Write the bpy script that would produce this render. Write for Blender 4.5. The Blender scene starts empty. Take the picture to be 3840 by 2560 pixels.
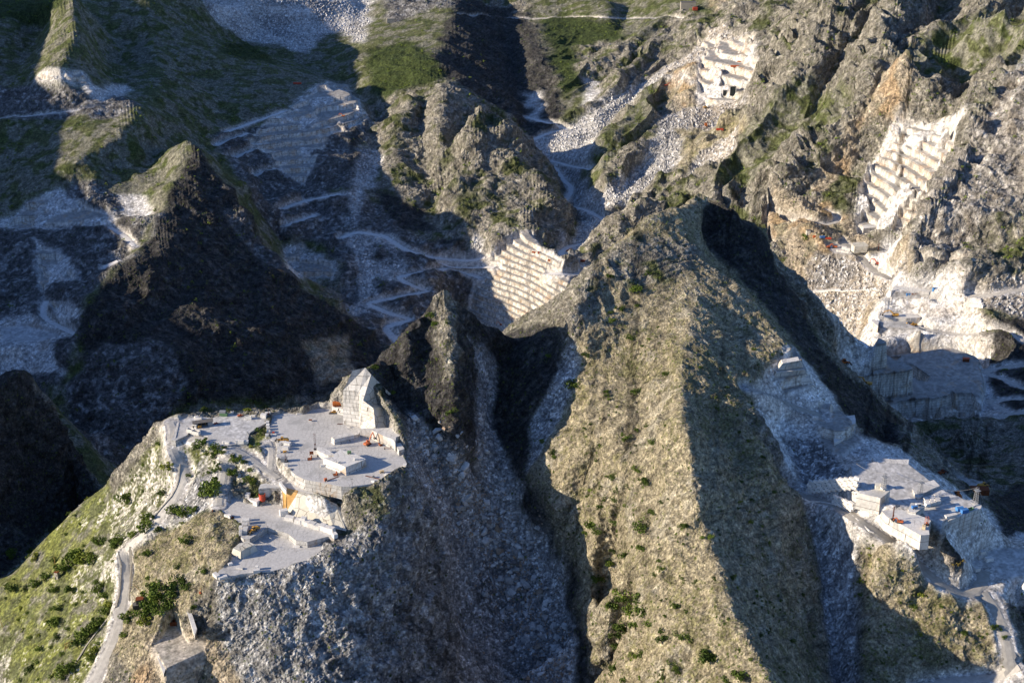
import bpy, bmesh, math, random, time
import numpy as np
from mathutils import Vector, Matrix
from mathutils.geometry import delaunay_2d_cdt
T0=time.time()
D=bpy.data; SC=bpy.context.scene; COL=SC.collection
R=math.radians
# ---------------------------------------------------------------- camera
CAMZ=1000.0; PITCH=R(24); F=3063.6            # focal length in pixels of a 2352 px wide picture
cam=D.objects.new('camera',D.cameras.new('camera')); COL.objects.link(cam); SC.camera=cam
cam.location=(0,0,CAMZ); cam.rotation_euler=(math.pi/2-PITCH,0,0)
cam.data.sensor_width=36; cam.data.lens=36*F/2352; cam.data.clip_start=1; cam.data.clip_end=9000
SC.render.resolution_x=1024; SC.render.resolution_y=682
# ---------------------------------------------------------------- light
SUN_EL=R(19); SUN_AZ=(-math.cos(R(11)),-math.sin(R(11)))
w=D.worlds.new('World'); SC.world=w; w.use_nodes=True
nt=w.node_tree; sky=nt.nodes.new('ShaderNodeTexSky'); sky.sky_type='NISHITA'; sky.sun_disc=False
sky.sun_elevation=SUN_EL; sky.sun_rotation=math.atan2(SUN_AZ[0],SUN_AZ[1]); sky.altitude=900
tint=nt.nodes.new('ShaderNodeMix'); tint.data_type='RGBA'; tint.blend_type='MULTIPLY'; tint.inputs[0].default_value=1; tint.inputs[7].default_value=(.72,.92,1.3,1)   # clear, deep blue evening sky
nt.links.new(sky.outputs[0],tint.inputs[6]); nt.links.new(tint.outputs[2],nt.nodes['Background'].inputs[0]); nt.nodes['Background'].inputs[1].default_value=0.082
sun=D.objects.new('sun',D.lights.new('sun','SUN')); COL.objects.link(sun)
sun.data.energy=5.0; sun.data.angle=R(0.5); sun.data.color=(1.0,0.85,0.66)
sdir=Vector((SUN_AZ[0]*math.cos(SUN_EL),SUN_AZ[1]*math.cos(SUN_EL),math.sin(SUN_EL)))
sun.rotation_euler=sdir.to_track_quat('Z','Y').to_euler()
vs=SC.view_settings; vs.view_transform='Standard'; vs.look='None'; vs.gamma=1; vs.exposure=0.7; vs.use_curve_mapping=False

QC=0.00064   # column step (tangent of azimuth)
NROW=2200    # mesh rows
# ---------------------------------------------------------------- picture -> world
SP,CP=math.sin(PITCH),math.cos(PITCH)
def ray(px,py):
    d=py-784.0; fw=F*CP-d*SP
    return (px-1176.0)/fw,(F*SP+d*CP)/fw          # x/Y , drop/Y
def c5(x,y): return 1800.75+x*.20312,502.25+y*.20312
def c3(x,y): return 465.5+x*.15625,1102.5+y*.15625
def up(px,py):                                     # the spur with the right-hand quarry stands this much higher than first surveyed
    u=min(1,max(0,(px-1880)/90)); v=min(1,max(0,(py-1050)/80)); return 19*u*v
def W(px,py,v):
    a,t=ray(px,py)
    if v<0 and v>-610: v-=up(px,py)
    Y=v if v>0 else (CAMZ+v)/t
    return (a*Y,Y,CAMZ-t*Y)
def flatz(pl,z):                                   # a level outline at height z (plus the lift of the right-hand spur)
    zz=z+up(sum(p[0] for p in pl)/len(pl),sum(p[1] for p in pl)/len(pl)); o=[]
    for px,py in pl:
        a,t=ray(px,py); Y=(CAMZ-zz)/t; o.append((a*Y,Y))
    return o,zz
def c1(x,y): return 588.0+x*.15625, 906.5+y*.15625
def c2(x,y): return 392.0+x*.125, 918.75+y*.125
def c3(x,y): return 465.5+x*.15625,1102.5+y*.15625
def c4(x,y): return 1837.5+x*.1875,1065.75+y*.1875
def c5(x,y): return 1800.75+x*.20312,502.25+y*.20312
def qd(i,j,x,y): return 784*i+x/3.0,522.5*j+y/3.0
# ---------------------------------------------------------------- terrain control lines  (px,py,Y or -z)
LN=[]; 
def L(*p): LN.append(p)
# --- foreground left spur
L((-250,1500,-430),(-100,1400,-450),(0,1345,-470),(60,1290,-480),(150,1190,-505),(240,1112,-525),(300,1040,-560),(350,1000,-580),(390,955,-595),(403,944,-597))
L((403,948,-594),(480,950,-592),(560,948,-591),(620,957,-590),(690,945,-590),(760,934,-590),(800,925,-590))
L((400,965,-592),(395,1010,-587),(420,1080,-575),(400,1150,-560),(330,1230,-545),(285,1265,-538),(290,1330,-528),(280,1400,-515),(250,1500,-507),(210,1568,-500),(150,1700,-490))
L((-150,1568,-420),(0,1568,-452),(120,1568,-485),(210,1568,-500))
L((0,1450,-462),(100,1420,-485),(180,1380,-500),(280,1400,-515))
L((100,1300,-488),(200,1250,-510),(285,1265,-538)); L((200,1170,-515),(300,1150,-537),(400,1150,-560)); L((290,1070,-555),(395,1060,-578))
L((245,1140,-517),(262,1085,-540),(330,1040,-565),(350,1020,-575))
L((520,1010,-588),(515,1080,-580),(505,1150,-574))
L((440,1010,-588),(450,1080,-577),(460,1140,-572),(400,1190,-559))
L((540,1185,-573),(500,1180,-572),(430,1190,-562),(350,1240,-548),(310,1270,-541))
L((545,1220,-571),(500,1330,-566),(470,1370,-556),(440,1395,-548),(380,1410,-540),(330,1400,-528),(300,1420,-522))
L((480,1230,-570),(400,1300,-552),(330,1350,-535));
L((350,1470,-531),(300,1500,-520),(310,1568,-515),(360,1560,-520),(480,1470,-530))
L((250,1560,-507),(300,1640,-500),(420,1650,-500)); L((420,1568,-508),(480,1568,612),(560,1568,600),(700,1568,595),(850,1568,606),(950,1568,625),(1050,1568,655),(1190,1568,-447),(1300,1568,-444),(1370,1568,-446),(1400,1568,-455))
L((300,1800,565),(700,1800,545),(1000,1800,585),(1200,1800,640),(1400,1800,-405))
# rim
L((510,1330,-567.3),(570,1315,-567.3),(640,1296,-567.3),(700,1272,-567.3),(745,1242,-568),(800,1228,-571),(885,1215,-572),(900,1190,-574))
L((800,1190,-575),(860,1150,-583),(900,1120,-587),(930,1085,-589),(937,1040,-590))
L((660,1080,-590),(740,1125,-590),(800,1117,-590),(860,1106,-590),(915,1085,-590))
L((520,1350,641),(620,1322,645),(700,1299,650),(760,1270,661),(880,1245,676),(960,1260,702),(1000,1270,722))
L((480,1420,630),(600,1400,630),(700,1380,636),(800,1360,645),(900,1350,662),(980,1350,690),(1020,1360,712)); L((510,1500,620),(640,1485,612),(800,1470,622),(920,1470,645),(1000,1470,670),(1050,1480,690))
L((960,1090,-575),(985,1160,-558),(1000,1250,-535)); 
# inclined slabs under the plateau
L(*[(*c3(*p),-z+3) for p,z in (((1165,110),581),((1235,150),581.3),((1392,188),581.3),((1560,240),581.2),((1800,320),580),((1960,385),578),((2030,470),576))]); L(*[(*c3(*p),-569.5) for p in ((1183,442),(1245,440),(1330,525),(1700,630),(1930,710),(2110,745))]); L(*[(*c3(*p),-581.6) for p in ((1240,120),(1560,190),(1760,240))])
# rubble chute
L((925,960,-600),(950,1030,-580),(1000,1110,-556),(1080,1200,-524),(1130,1300,-497),(1160,1400,-473),(1190,1500,-456))
L((1060,1120,-548),(1130,1135,-537),(1200,1210,-519),(1260,1270,-506),(1300,1400,-487),(1320,1500,-468)); L((1050,1350,-500),(1060,1450,-480))
# peak P ridge
L((815,850,-624),(835,838,-627),(880,795,812),(915,793,822),(950,730,830),(990,670,843),(1020,645,850),(1050,680,858),(1110,730,875),(1170,765,895),(1210,772,900),(1250,757,890),(1310,723,862),(1350,640,900),(1380,612,915),(1420,570,940),(1460,530,965),(1500,490,985),(1545,470,1000))
L((1022,655,845),(1030,720,829),(1042,800,808),(1045,870,790),(1050,920,778),(1060,980,770),(1080,1050,772))
L((985,720,847),(975,790,827),(975,870,807),(985,950,787),(1000,1010,782))
L((940,780,815),(925,850,806),(930,900,800),(940,950,795)); L((880,850,815),(905,912,809),(930,950,790))
L((1070,740,858),(1085,830,843),(1095,920,822),(1100,1000,812),(1110,1060,800))
L((1190,800,893),(1160,830,885),(1140,880,868),(1125,960,845),(1150,1050,806),(1190,1110,786),(1250,1180,765),(1300,1250,748),(1320,1300,735),(1340,1450,682),(1365,1568,648),(1420,1750,600))
L((1290,800,872),(1280,870,835),(1235,960,825),(1220,1050,790),(1270,1110,762),(1350,1200,722),(1360,1300,700),(1390,1450,660),(1410,1568,630))
# central ridge
L((1545,470,1000),(1570,478,1010),(1600,452,1045),(1600,427,1080),(1640,445,1075),(1681,463,1060),(1740,550,1045),(1770,590,1035),(1795,640,1015),(1800,680,1000),(1860,750,960),(1900,840,920),(1960,930,880),(2010,950,870),(2070,975,850),(2078,1000,842),(2050,1030,835))
L((1570,478,1010),(1568,540,970),(1575,600,935),(1600,700,872),(1565,800,808),(1562,880,762),(1570,950,722),(1585,1040,690),(1597,1120,668),(1602,1170,655),(1640,1250,642),(1655,1330,614),(1700,1430,582),(1770,1568,540),(1850,1750,490))
L((1350,850,835),(1400,1000,757),(1440,1150,705),(1460,1300,662),(1500,1450,612),(1540,1568,578)); L((1430,700,885),(1450,850,825),(1490,1000,757))
L((1612,500,1062),(1622,560,1045),(1668,640,1003),(1735,700,955),(1800,790,885),(1850,860,855),(1925,930,835),(1985,1000,815),(2030,1035,832))
L((1620,600,945),(1690,650,915),(1750,720,885),(1795,765,868),(1818,795,850))
L((1680,750,868),(1720,860,802),(1710,900,780),(1720,970,747),(1760,1060,724),(1800,1120,712),(1835,1140,712))
L((1650,1000,738),(1690,1100,702),(1730,1200,682)); L((1780,1250,672),(1800,1400,632),(1830,1568,588))
L((1870,1200,708),(1890,1290,688),(1900,1400,662),(1915,1500,635),(1925,1568,620),(1950,1750,560)); L((1850,1150,-570),(1845,1145,-570))
# back side of central ridge / D (hidden)
for p in ((200,1200,520),(190,1300,440),(150,1400,420),(320,1150,500),(330,1250,440),(400,1050,470),(60,1250,440),(0,1100,450),(80,1120,540),(430,1150,420)): L(('xyz',)+p)
# right spur
L((1975,1200,-556),(2000,1300,-540),(1990,1400,-527),(1990,1500,-517),(1995,1568,-508)); L((1960,1250,-551),(1975,1400,-524),(1980,1568,-505))
L((2000,1205,-559),(2040,1248,-553),(2100,1300,-545),(2165,1355,-537),(2215,1375,-533),(2260,1365,-533),(2290,1420,-528),(2310,1480,-520),(2325,1568,-505),(2360,1750,-490))
L((2080,1400,-525),(2150,1480,-515),(2200,1568,-500)); L((2000,1750,-470),(2200,1750,-465))
L((1851,1140,-571),(1918,1160,-566),(1985,1203,-560),(2051,1247,-554),(2101,1290,-546),(2168,1347,-538),(2218,1367,-534),(2241,1360,-533),(2250,1320,-533))
L((2060,1200,-571),(2090,1225,-569),(2130,1240,-566),(2160,1280,-556),(2200,1320,-548),(2215,1345,-541)); L((2145,1200,-566),(2180,1250,-560),(2205,1290,-552))
L((1960,1130,-573),(2000,1150,-572),(2050,1165,-571),(2130,1180,-570),(2140,1215,-569)); 
L((1818,800,-622),(1870,865,-603),(1885,905,-592)); L((1745,870,-620),(1800,905,-598),(1860,950,-590),(1920,990,-586))
L((1770,900,-603),(1830,970,-588),(1870,1010,-580),(1930,1060,-577),(1990,1060,-578),(2060,1075,-573),(2130,1110,-568),(2190,1160,-566),(2250,1165,-564))
L((1780,960,-590),(1820,1050,-576),(1850,1110,-571),(1960,1115,-572)); L((1960,975,-584),(2010,1010,-580),(2090,1040,-572))
L((2192,1235,-555),(2215,1292,-535),(2258,1280,-535)); L((2280,1270,-534),(2352,1275,-533),(2450,1280,-533)); L((2280,1350,-532),(2352,1340,-533),(2450,1360,-530))
L((2330,1400,-515),(2370,1500,-490),(2450,1600,-470)); L((2300,1390,-528),(2320,1440,-520),(2345,1540,-508))
L((2262,1160,-562),(2275,1230,-530),(2310,1200,-505),(2352,1180,-490),(2430,1150,-480)); L((2300,1240,-527),(2340,1250,-530),(2400,1230,-520))
# right pit
L((2130,1075,-468),(2180,1090,-462),(2240,1130,-465),(2290,1150,-470),(2352,1080,-455),(2450,1060,-455)); L((2110,1020,-420),(2160,1040,-420),(2230,1050,-425),(2290,1010,-425),(2352,960,-430))
L((1960,960,1130),(2020,1000,1090),(2090,1010,1080)); L((1932,900,-352),(1990,952,-338),(2060,962,-333),(2130,968,-331),(2200,968,-332),(2245,992,-334))
L((1935,835,-425),(1990,850,-424),(2005,790,-425),(2060,778,-424),(2110,780,-422),(2180,810,-424),(2250,825,-428),(2262,870,-424),(2270,930,-420)); L((2150,1000,-326),(2230,1012,-330))
L((2352,770,-440),(2300,740,-445),(2250,760,-440),(2352,830,-430),(2450,800,-440)); L((2300,870,-424),(2352,910,-425),(2450,900,-430))
L((1960,800,-392),(1905,765,-382),(1840,700,-385),(1800,640,-400)); L((1960,770,-400),(2000,775,-418)); L((1900,840,-385),(1870,820,-380))
# mid right quarry
L((2000,790,-417),(2040,800,-417),(2065,794,-417),(2110,775,-420),(2200,775,-424))
for z_,l_ in ((445,((1250,866),(1380,874),(1540,898),(1790,930))),(437,((1240,948),(1420,983),(1590,1015),(1770,1050))),(452.5,((1255,752),(1480,776),(1700,798))),(445.6,((1215,822),(1400,832),(1640,838))),(437.6,((1140,955),(1200,938),(1422,970))),(431.2,((1130,1046),(1250,1052),(1420,1058))),
  (432,((1080,1102),(1110,1068),(1300,1060),(1540,1085))),(425.8,((1075,1190),(1300,1194),(1540,1202))),(425.5,((1050,1200),(1300,1212),(1600,1235))),(416.5,((1040,1325),(1160,1345),(1300,1345),(1500,1300))),(431,((1600,1150),(1850,1110),(1960,1130))),(427,((1700,1250),(1850,1230),(2000,1200)))): L(*[(*c5(*p),-z_) for p in l_]); L((2070,640,-462),(2130,660,-460),(2200,668,-460),(2280,680,-460),(2352,680,-460),(2450,670,-462))
L((2085,600,-470),(2130,610,-476),(2200,612,-480),(2300,610,-480),(2352,600,-482),(2450,600,-485))
L((1810,570,-424),(1870,545,-440),(1900,575,-438),(1950,585,-436),(1990,600,-434),(2030,640,-430),(2045,645,-430)); L((1960,690,-412),(1980,760,-405)); L((1900,640,-412),(1900,700,-395))
L((1990,560,-438),(2060,585,-439),(2085,565,-440))
# R8 ridge, Q7
L((2450,100,-650),(2352,190,-610),(2300,240,-590),(2220,340,-550),(2170,440,-520),(2100,560,-480),(2085,600,-466))
L((1960,530,-440),(2020,550,-440),(2080,560,-441)); L((1970,470,-455),(2000,400,-480),(2040,330,-520),(2060,290,-540)); L((2110,280,-548),(2180,300,-548),(2200,310,-550))
L((2040,170,-597),(2070,180,-596),(2110,190,-592),(2150,220,-580),(2200,260,-565)); L((2020,220,-565),(2060,290,-540))
L((2170,160,-590),(2250,190,-583),(2330,160,-595)); L((2300,290,-573),(2300,400,-545),(2280,500,-512),(2230,560,-490)); L((2352,300,-580),(2352,500,-510),(2450,500,-515),(2450,300,-590))
L((2352,0,-690),(2250,60,-650),(2180,130,-610),(2080,170,-598)); L((2100,0,-655),(2060,60,-630),(2030,130,-604),(1960,250,-550),(1880,350,-500),(1800,440,-450),(1740,490,-428))
L((1900,0,-612),(1870,80,-585),(1850,160,-550),(1780,270,-505),(1720,350,-468),(1650,400,-432)); L((1980,0,-640),(1960,50,-612),(1930,130,-570),(1880,220,-535),(1820,320,-490))
L((2000,10,-622),(1990,120,-575),(1930,240,-530),(1850,340,-478)); L((2160,0,-645),(2140,80,-612)); L((2270,0,-665),(2220,80,-625))
L((2000,300,-520),(1940,400,-478),(1900,470,-455),(1830,490,-445),(1750,480,-430)); L((1820,560,-425),(1760,530,-415),(1700,500,-408))
# Q6 + T ridges
L((1640,245,-450),(1600,250,-444),(1560,210,-450),(1500,215,-441),(1430,300,-423),(1370,400,-388),(1350,450,-371)); L((1600,150,-495),(1650,145,-503),(1710,150,-508),(1740,200,-485),(1720,240,-462))
L((1750,100,-530),(1700,110,-518),(1640,60,-523),(1650,30,-530),(1660,0,-540)); L((1800,50,-555),(1830,0,-580),(1780,130,-528))
L((1560,290,-438),(1520,370,-408),(1450,440,-382),(1400,490,-363),(1350,520,-348)); L((1650,270,-445),(1700,300,-452),(1650,330,-434),(1560,420,-405),(1480,480,-379),(1400,560,-364))
L((1500,170,-448),(1450,235,-424),(1400,290,-408),(1345,335,-392),(1310,370,-378)); L((1560,100,-478),(1540,150,-460),(1490,110,-470),(1400,230,-428),(1370,270,-415))
L((1580,30,-510),(1500,60,-490),(1440,120,-462)); L((1600,0,-520),(1500,0,-500)); L((1400,0,-497),(1400,80,-463),(1380,130,-448)); L((1440,0,-480),(1430,80,-455))
L((1620,470,-410),(1560,500,-400),(1500,520,-380),(1450,560,-368)); L((1700,440,-425),(1640,450,-418))
# centre valley
L((1150,0,-470),(1160,60,-448),(1180,130,-426),(1190,230,-402),(1215,290,-392),(1245,330,-385),(1300,420,-355),(1330,500,-340),(1310,570,-336),(1320,600,-338)); L((1290,0,-485),(1300,40,-462),(1350,100,-452),(1300,150,-440),(1280,200,-425),(1270,260,-408))
L((1210,60,-461),(1230,150,-440)); L((1320,300,-395),(1340,260,-405))
# H2
L((1030,-40,-515),(1033,0,-507),(1040,60,-490),(1030,85,-486),(990,125,-479),(1020,180,-465),(1015,205,-463)); L((870,0,-490),(900,50,-475),(860,100,-463),(840,180,-440),(870,250,-419),(860,300,-408)); L((830,0,-480),(840,80,-458))
L((1020,205,-473),(1005,280,-440),(1020,340,-415),(1060,420,-385)); L((945,215,-463),(925,290,-432),(905,350,-405),(930,430,-385),(950,500,-362)); L((975,230,-440),(965,300,-412),(985,400,-382),(1000,500,-358)); L((1050,230,-445),(1055,300,-412),(1080,380,-388))
L((1095,238,-482),(1120,260,-468),(1145,300,-448),(1160,350,-428),(1200,390,-410),(1250,430,-396),(1275,470,-380),(1310,520,-355)); L((1100,250,-478),(1090,330,-440),(1100,420,-398),(1120,470,-383)); L((1200,260,-400),(1220,350,-380),(1280,430,-362))
L((1160,220,-425),(1080,190,-452)); L((850,330,-400),(870,380,-392),(850,440,-380),(880,500,-362))
# Q5 hill
L((1050,435,-395),(1120,455,-390),(1190,465,-388),(1270,475,-380)); L((1200,475,-386),(1205,530,-374),(1200,545,-370)); L((1150,570,-355),(1110,620,-330),(1085,670,-302),(1060,700,-286)); L((1230,550,-374),(1280,590,-371),(1305,640,-358),(1310,700,-342)); L((1070,760,-260),(1180,775,-275),(1300,760,-306)); L((1040,560,-347),(1000,600,-338),(1000,640,-332),(960,690,-318),(1000,720,-305)); L((1060,500,-372),(1040,540,-354),(1110,540,-362)); L((1330,640,-343),(1350,600,-352),(1345,680,-325))
# valley floor centre-left
L((800,440,-392),(820,480,-378),(830,540,-364),(850,600,-346),(870,650,-334),(840,710,-322),(880,760,-308),(900,790,-302)); L((930,540,-358),(900,600,-346),(920,660,-330),(930,720,-315)); L((900,850,-285),(1050,850,-270),(1200,850,-265))
# Q3
L((700,205,-462),(750,193,-465),(790,205,-463),(830,245,-446),(850,290,-420),(850,340,-408)); L((600,270,-450),(640,265,-452),(680,235,-455)); L((740,270,-445),(800,270,-440)); L((530,300,-442),(580,310,-436),(640,320,-430)); L((800,300,-425),(810,370,-405),(815,400,-395)); L((650,430,-402),(720,440,-397),(790,440,-394))
L((580,400,-400),(620,460,-380),(700,470,-375),(760,500,-370)); L((640,560,-352),(690,570,-352),(760,600,-350),(790,640,-338),(800,700,-322)); L((660,640,-336),(720,660,-330),(780,680,-325)); L((560,430,1900),(650,520,1800))
# R3/H1/V1
L((340,-30,-590),(345,40,-556),(350,100,-531),(372,170,-514),(365,210,-507),(352,240,-506),(330,270,-507)); L((345,25,-562),(420,65,-522),(500,110,-497),(567,143,-488),(640,170,-472),(680,187,-463),(700,205,-462)); L((440,180,-488),(490,230,-470),(500,280,-450),(470,330,2000)); L((400,260,-485),(460,290,-460))
L((480,0,-540),(560,0,-520),(680,0,-505),(800,0,-495)); L((510,40,-490),(600,60,-470),(700,60,-462),(780,40,-470)); L((560,110,-450),(620,130,-440),(690,150,-430),(740,170,-424),(800,195,-420),(850,260,-410)); L((750,90,-448),(780,80,-450),(760,130,-436))
# left slopes
L((165,-20,-625),(175,60,-597),(150,130,-570),(130,160,-562)); L((100,80,-550),(60,150,-535),(20,200,-530)); L((0,0,-590),(80,0,-590),(0,100,-560),(-150,50,-590)); L((250,0,-575),(250,80,-538),(235,150,-518),(250,200,-512)); L((250,150,-514),(280,130,-520),(315,100,-527))
L((60,190,-535),(110,165,-556),(160,165,-556),(200,190,-542),(240,220,-522)); L((0,210,-525),(60,215,-523),(130,230,-521),(200,245,-516),(290,240,-514)); L((-150,260,-512),(0,270,-510),(100,265,-510),(200,262,-511),(300,250,-514)); L((330,250,-515),(290,300,-508),(240,330,-500),(180,370,-488),(100,430,-463)); L((0,330,-485),(60,370,-475),(-200,350,-475))
L((370,330,-470),(340,400,-462),(250,400,-466)); L((150,440,-456),(250,430,-459),(330,440,-455))
L((60,500,-436),(150,490,-440),(250,480,-441),(340,490,-441),(360,500,-440)); L((0,530,-432),(60,525,-432),(150,520,-432),(260,510,-436),(-200,540,-430)); L((20,600,-405),(80,610,-405)); L((200,560,-420),(250,560,-425),(310,555,-430)); L((100,680,-392),(60,720,-385),(150,690,-400))
L((-200,760,-378),(0,755,-380),(60,770,-380),(120,770,-381),(190,760,-383)); L((0,800,-378),(90,800,-378),(170,785,-382)); L((0,880,-345),(60,880,-345),(150,890,-350)); L((150,910,-345),(200,950,-335),(260,960,-335))
# M
L((425,312,-510),(440,330,-507),(455,342,-500),(400,430,-470),(370,490,-452),(350,540,-445),(300,595,-432),(250,640,-425),(200,690,-416),(185,740,-400),(200,790,-385),(190,880,-360)); L((412,330,-495),(400,360,-480),(370,420,-462))
L((455,342,-500),(480,400,-475),(520,440,-450),(560,500,-428),(600,560,-405),(650,620,-383),(700,680,-362),(790,740,-325),(860,790,-305),(900,850,-290)); L((440,500,-440),(450,650,-400),(500,750,-375),(600,850,-340)); L((560,580,-405),(620,700,-368),(720,800,-330)); L((300,700,-400),(300,850,-365)); L((400,800,-378),(420,870,-355))
L((200,900,-350),(300,930,-338),(380,950,-330),(500,950,-325),(700,930,-305),(850,900,-290)); L((220,1100,-300),(400,1080,-290),(700,1050,-270),(900,1000,-265)); 
L((240,1120,1050),(200,1180,1000),(100,1280,900),(0,1340,860)) 
# spur S
L((-150,850,-560),(0,880,-530),(30,855,-535),(45,840,-538),(60,850,-532),(100,905,-508),(150,960,-488),(190,1020,-468),(225,1080,-445),(240,1140,-420)); L((50,1000,-485),(50,1150,-440),(20,1270,-425)); L((120,1050,-462),(140,1150,-425)); L((-150,1000,-500),(-150,1250,-430))
L((45,860,1150),(100,900,1150),(180,980,1120),(-150,840,1150))
# hidden behind spur/plateau
L((-50,1000,950),(0,1150,880)) if False else None
L((560,960,960),(700,960,960),(850,900,960),(1000,860,1000),(1100,850,1050))
# borders
for a in (-.57,-.52): 
    for Y,z in ((380,400),(600,400),(800,430),(1000,480),(1300,440),(1600,450),(2000,530),(2500,600),(3200,640),(3900,660)): LN.append(((a,Y,z),))
for a in (.52,.57):
    for Y,z in ((380,400),(600,440),(800,480),(1000,440),(1300,450),(1500,530),(1700,640),(2000,700),(2500,760),(3200,800),(3900,800)): LN.append(((a,Y,z),))
for a in np.linspace(-.4,.4,9): 
    LN.append(((a,360,430-abs(a)*100),)); LN.append(((a,3900,640+a*200),)); LN.append(((a,3300,560+a*200),))
LN=[l for l in LN if l]
PTS=[]
for l in LN:
    if l[0][0]=='xyz': PTS.append(l[0][1:]); continue
    if abs(l[0][0])<1 and len(l)==1: a,Y,z=l[0]; PTS.append((a*Y,Y,z)); continue
    q=[W(*p) for p in l]
    PTS.append(q[0])
    for p0,p1 in zip(q,q[1:]):
        n=max(1,int(math.dist(p0,p1)/max(9,p0[1]*.012)))
        for k in range(1,n+1): PTS.append(tuple(p0[i]+(p1[i]-p0[i])*k/n for i in range(3)))
# ---------------------------------------------------------------- base raster (azimuth tangent x log distance)
A0,A1=-.555,.555; NA=int((A1-A0)/QC)+1
Y0,Y1=380.0,3600.0; NL=2800
AA=np.linspace(A0,A1,NA).astype(np.float32); LY=np.linspace(math.log(Y0),math.log(Y1),NL).astype(np.float32)
DA=AA[1]-AA[0]; DL=LY[1]-LY[0]
def tin():
    # gentler metric: triangulate in (a,lnY) so far and near are treated alike
    v2=[Vector((p[0]/p[1],math.log(p[1]))) for p in PTS]
    res=delaunay_2d_cdt(v2,[],[],0,1e-5)
    vo=res[0]; fo=res[2]; org=res[3]
    z=np.array([np.mean([PTS[k][2] for k in o]) for o in org]); P=np.array([(v.x,v.y) for v in vo])
    B=np.full((NA,NL),np.nan,np.float32)
    for f in fo:
        for tri in [(f[0],f[i],f[i+1]) for i in range(1,len(f)-1)]:
            p=P[list(tri)]; zz=z[list(tri)]
            i0=max(0,int((p[:,0].min()-A0)/DA)); i1=min(NA,int((p[:,0].max()-A0)/DA)+2)
            j0=max(0,int((p[:,1].min()-LY[0])/DL)); j1=min(NL,int((p[:,1].max()-LY[0])/DL)+2)
            if i0>=i1 or j0>=j1: continue
            a=AA[i0:i1,None]; l=LY[None,j0:j1]
            d=(p[1,0]-p[0,0])*(p[2,1]-p[0,1])-(p[2,0]-p[0,0])*(p[1,1]-p[0,1])
            if abs(d)<1e-12: continue
            u=((a-p[0,0])*(p[2,1]-p[0,1])-(p[2,0]-p[0,0])*(l-p[0,1]))/d
            v=((p[1,0]-p[0,0])*(l-p[0,1])-(a-p[0,0])*(p[1,1]-p[0,1]))/d
            m=(u>=-1e-4)&(v>=-1e-4)&(u+v<=1.0001)
            zz_=zz[0]+u*(zz[1]-zz[0])+v*(zz[2]-zz[0])
            S=B[i0:i1,j0:j1]; S[m]=zz_[m]
    B[np.isnan(B)]=450
    return B
def blur1(Z,s,ax):
    n=int(s*3)+1; k=np.exp(-.5*(np.arange(-n,n+1)/s)**2); k/=k.sum()
    pad=[(0,0),(0,0)]; pad[ax]=(n,n); Q=np.pad(Z,pad,mode='edge'); out=np.zeros_like(Z)
    for i,wt in enumerate(k):
        sl=[slice(None)]*2; sl[ax]=slice(i,i+Z.shape[ax]); out+=np.float32(wt)*Q[tuple(sl)]
    return out
def blur(Z,m):      # m = blur as a fraction of distance
    return blur1(blur1(Z,m/DA,0),m/DL,1)
def wideblur(Z,m,k=4):
    S=Z[::k,::k]; S=blur1(blur1(S,m/DA/k,0),m/DL/k,1)
    ia=np.arange(NA)/k; jl=np.arange(NL)/k
    return samp(S,np.clip(ia,0,S.shape[0]-1.001)[:,None],np.clip(jl,0,S.shape[1]-1.001)[None,:])
def samp(S,u,v):
    u,v=np.broadcast_arrays(u,v); i=u.astype(np.int32); j=v.astype(np.int32); fu=(u-i).astype(np.float32); fv=(v-j).astype(np.float32)
    return (S[i,j]*(1-fu)+S[i+1,j]*fu)*(1-fv)+(S[i,j+1]*(1-fu)+S[i+1,j+1]*fu)*fv
BASE=tin()
BASE=.6*blur(BASE,.0025)+.4*blur(BASE,.006)
YY=np.exp(LY)[None,:]*np.ones((NA,1),np.float32); XX=AA[:,None]*YY
print('base',time.time()-T0)
# ---------------------------------------------------------------- noise
def _h(i,j,s):
    h=(i.astype(np.int64)*374761393+j.astype(np.int64)*668265263+s*1442695041)&0xffffffff
    h=((h^(h>>13))*1274126177)&0xffffffff; h^=(h>>16)
    return (h&0xffff).astype(np.float32)/65535.0
def noise(x,y,f,s=0):
    x=x*f; y=y*f; i=np.floor(x); j=np.floor(y); u=(x-i).astype(np.float32); v=(y-j).astype(np.float32)
    i=i.astype(np.int32); j=j.astype(np.int32)
    def g(a,b,du,dv):
        t=_h(i+a,j+b,s)*6.2832; return np.cos(t)*du+np.sin(t)*dv
    su=u*u*u*(u*(u*6-15)+10); sv=v*v*v*(v*(v*6-15)+10)
    return 1.4*((g(0,0,u,v)*(1-su)+g(1,0,u-1,v)*su)*(1-sv)+(g(0,1,u,v-1)*(1-su)+g(1,1,u-1,v-1)*su)*sv)
def fbm(x,y,f,o,s=0,g=.5):
    r=0; a=1
    for k in range(o): r=r+a*noise(x,y,f*2**k,s+k*17); a*=g
    return r
def ridged(x,y,f,o,s=0,g=.5):
    r=0; a=1; 
    for k in range(o): r=r+a*(1-2*np.abs(noise(x,y,f*2**k,s+k*17))); a*=g
    return r
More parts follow.
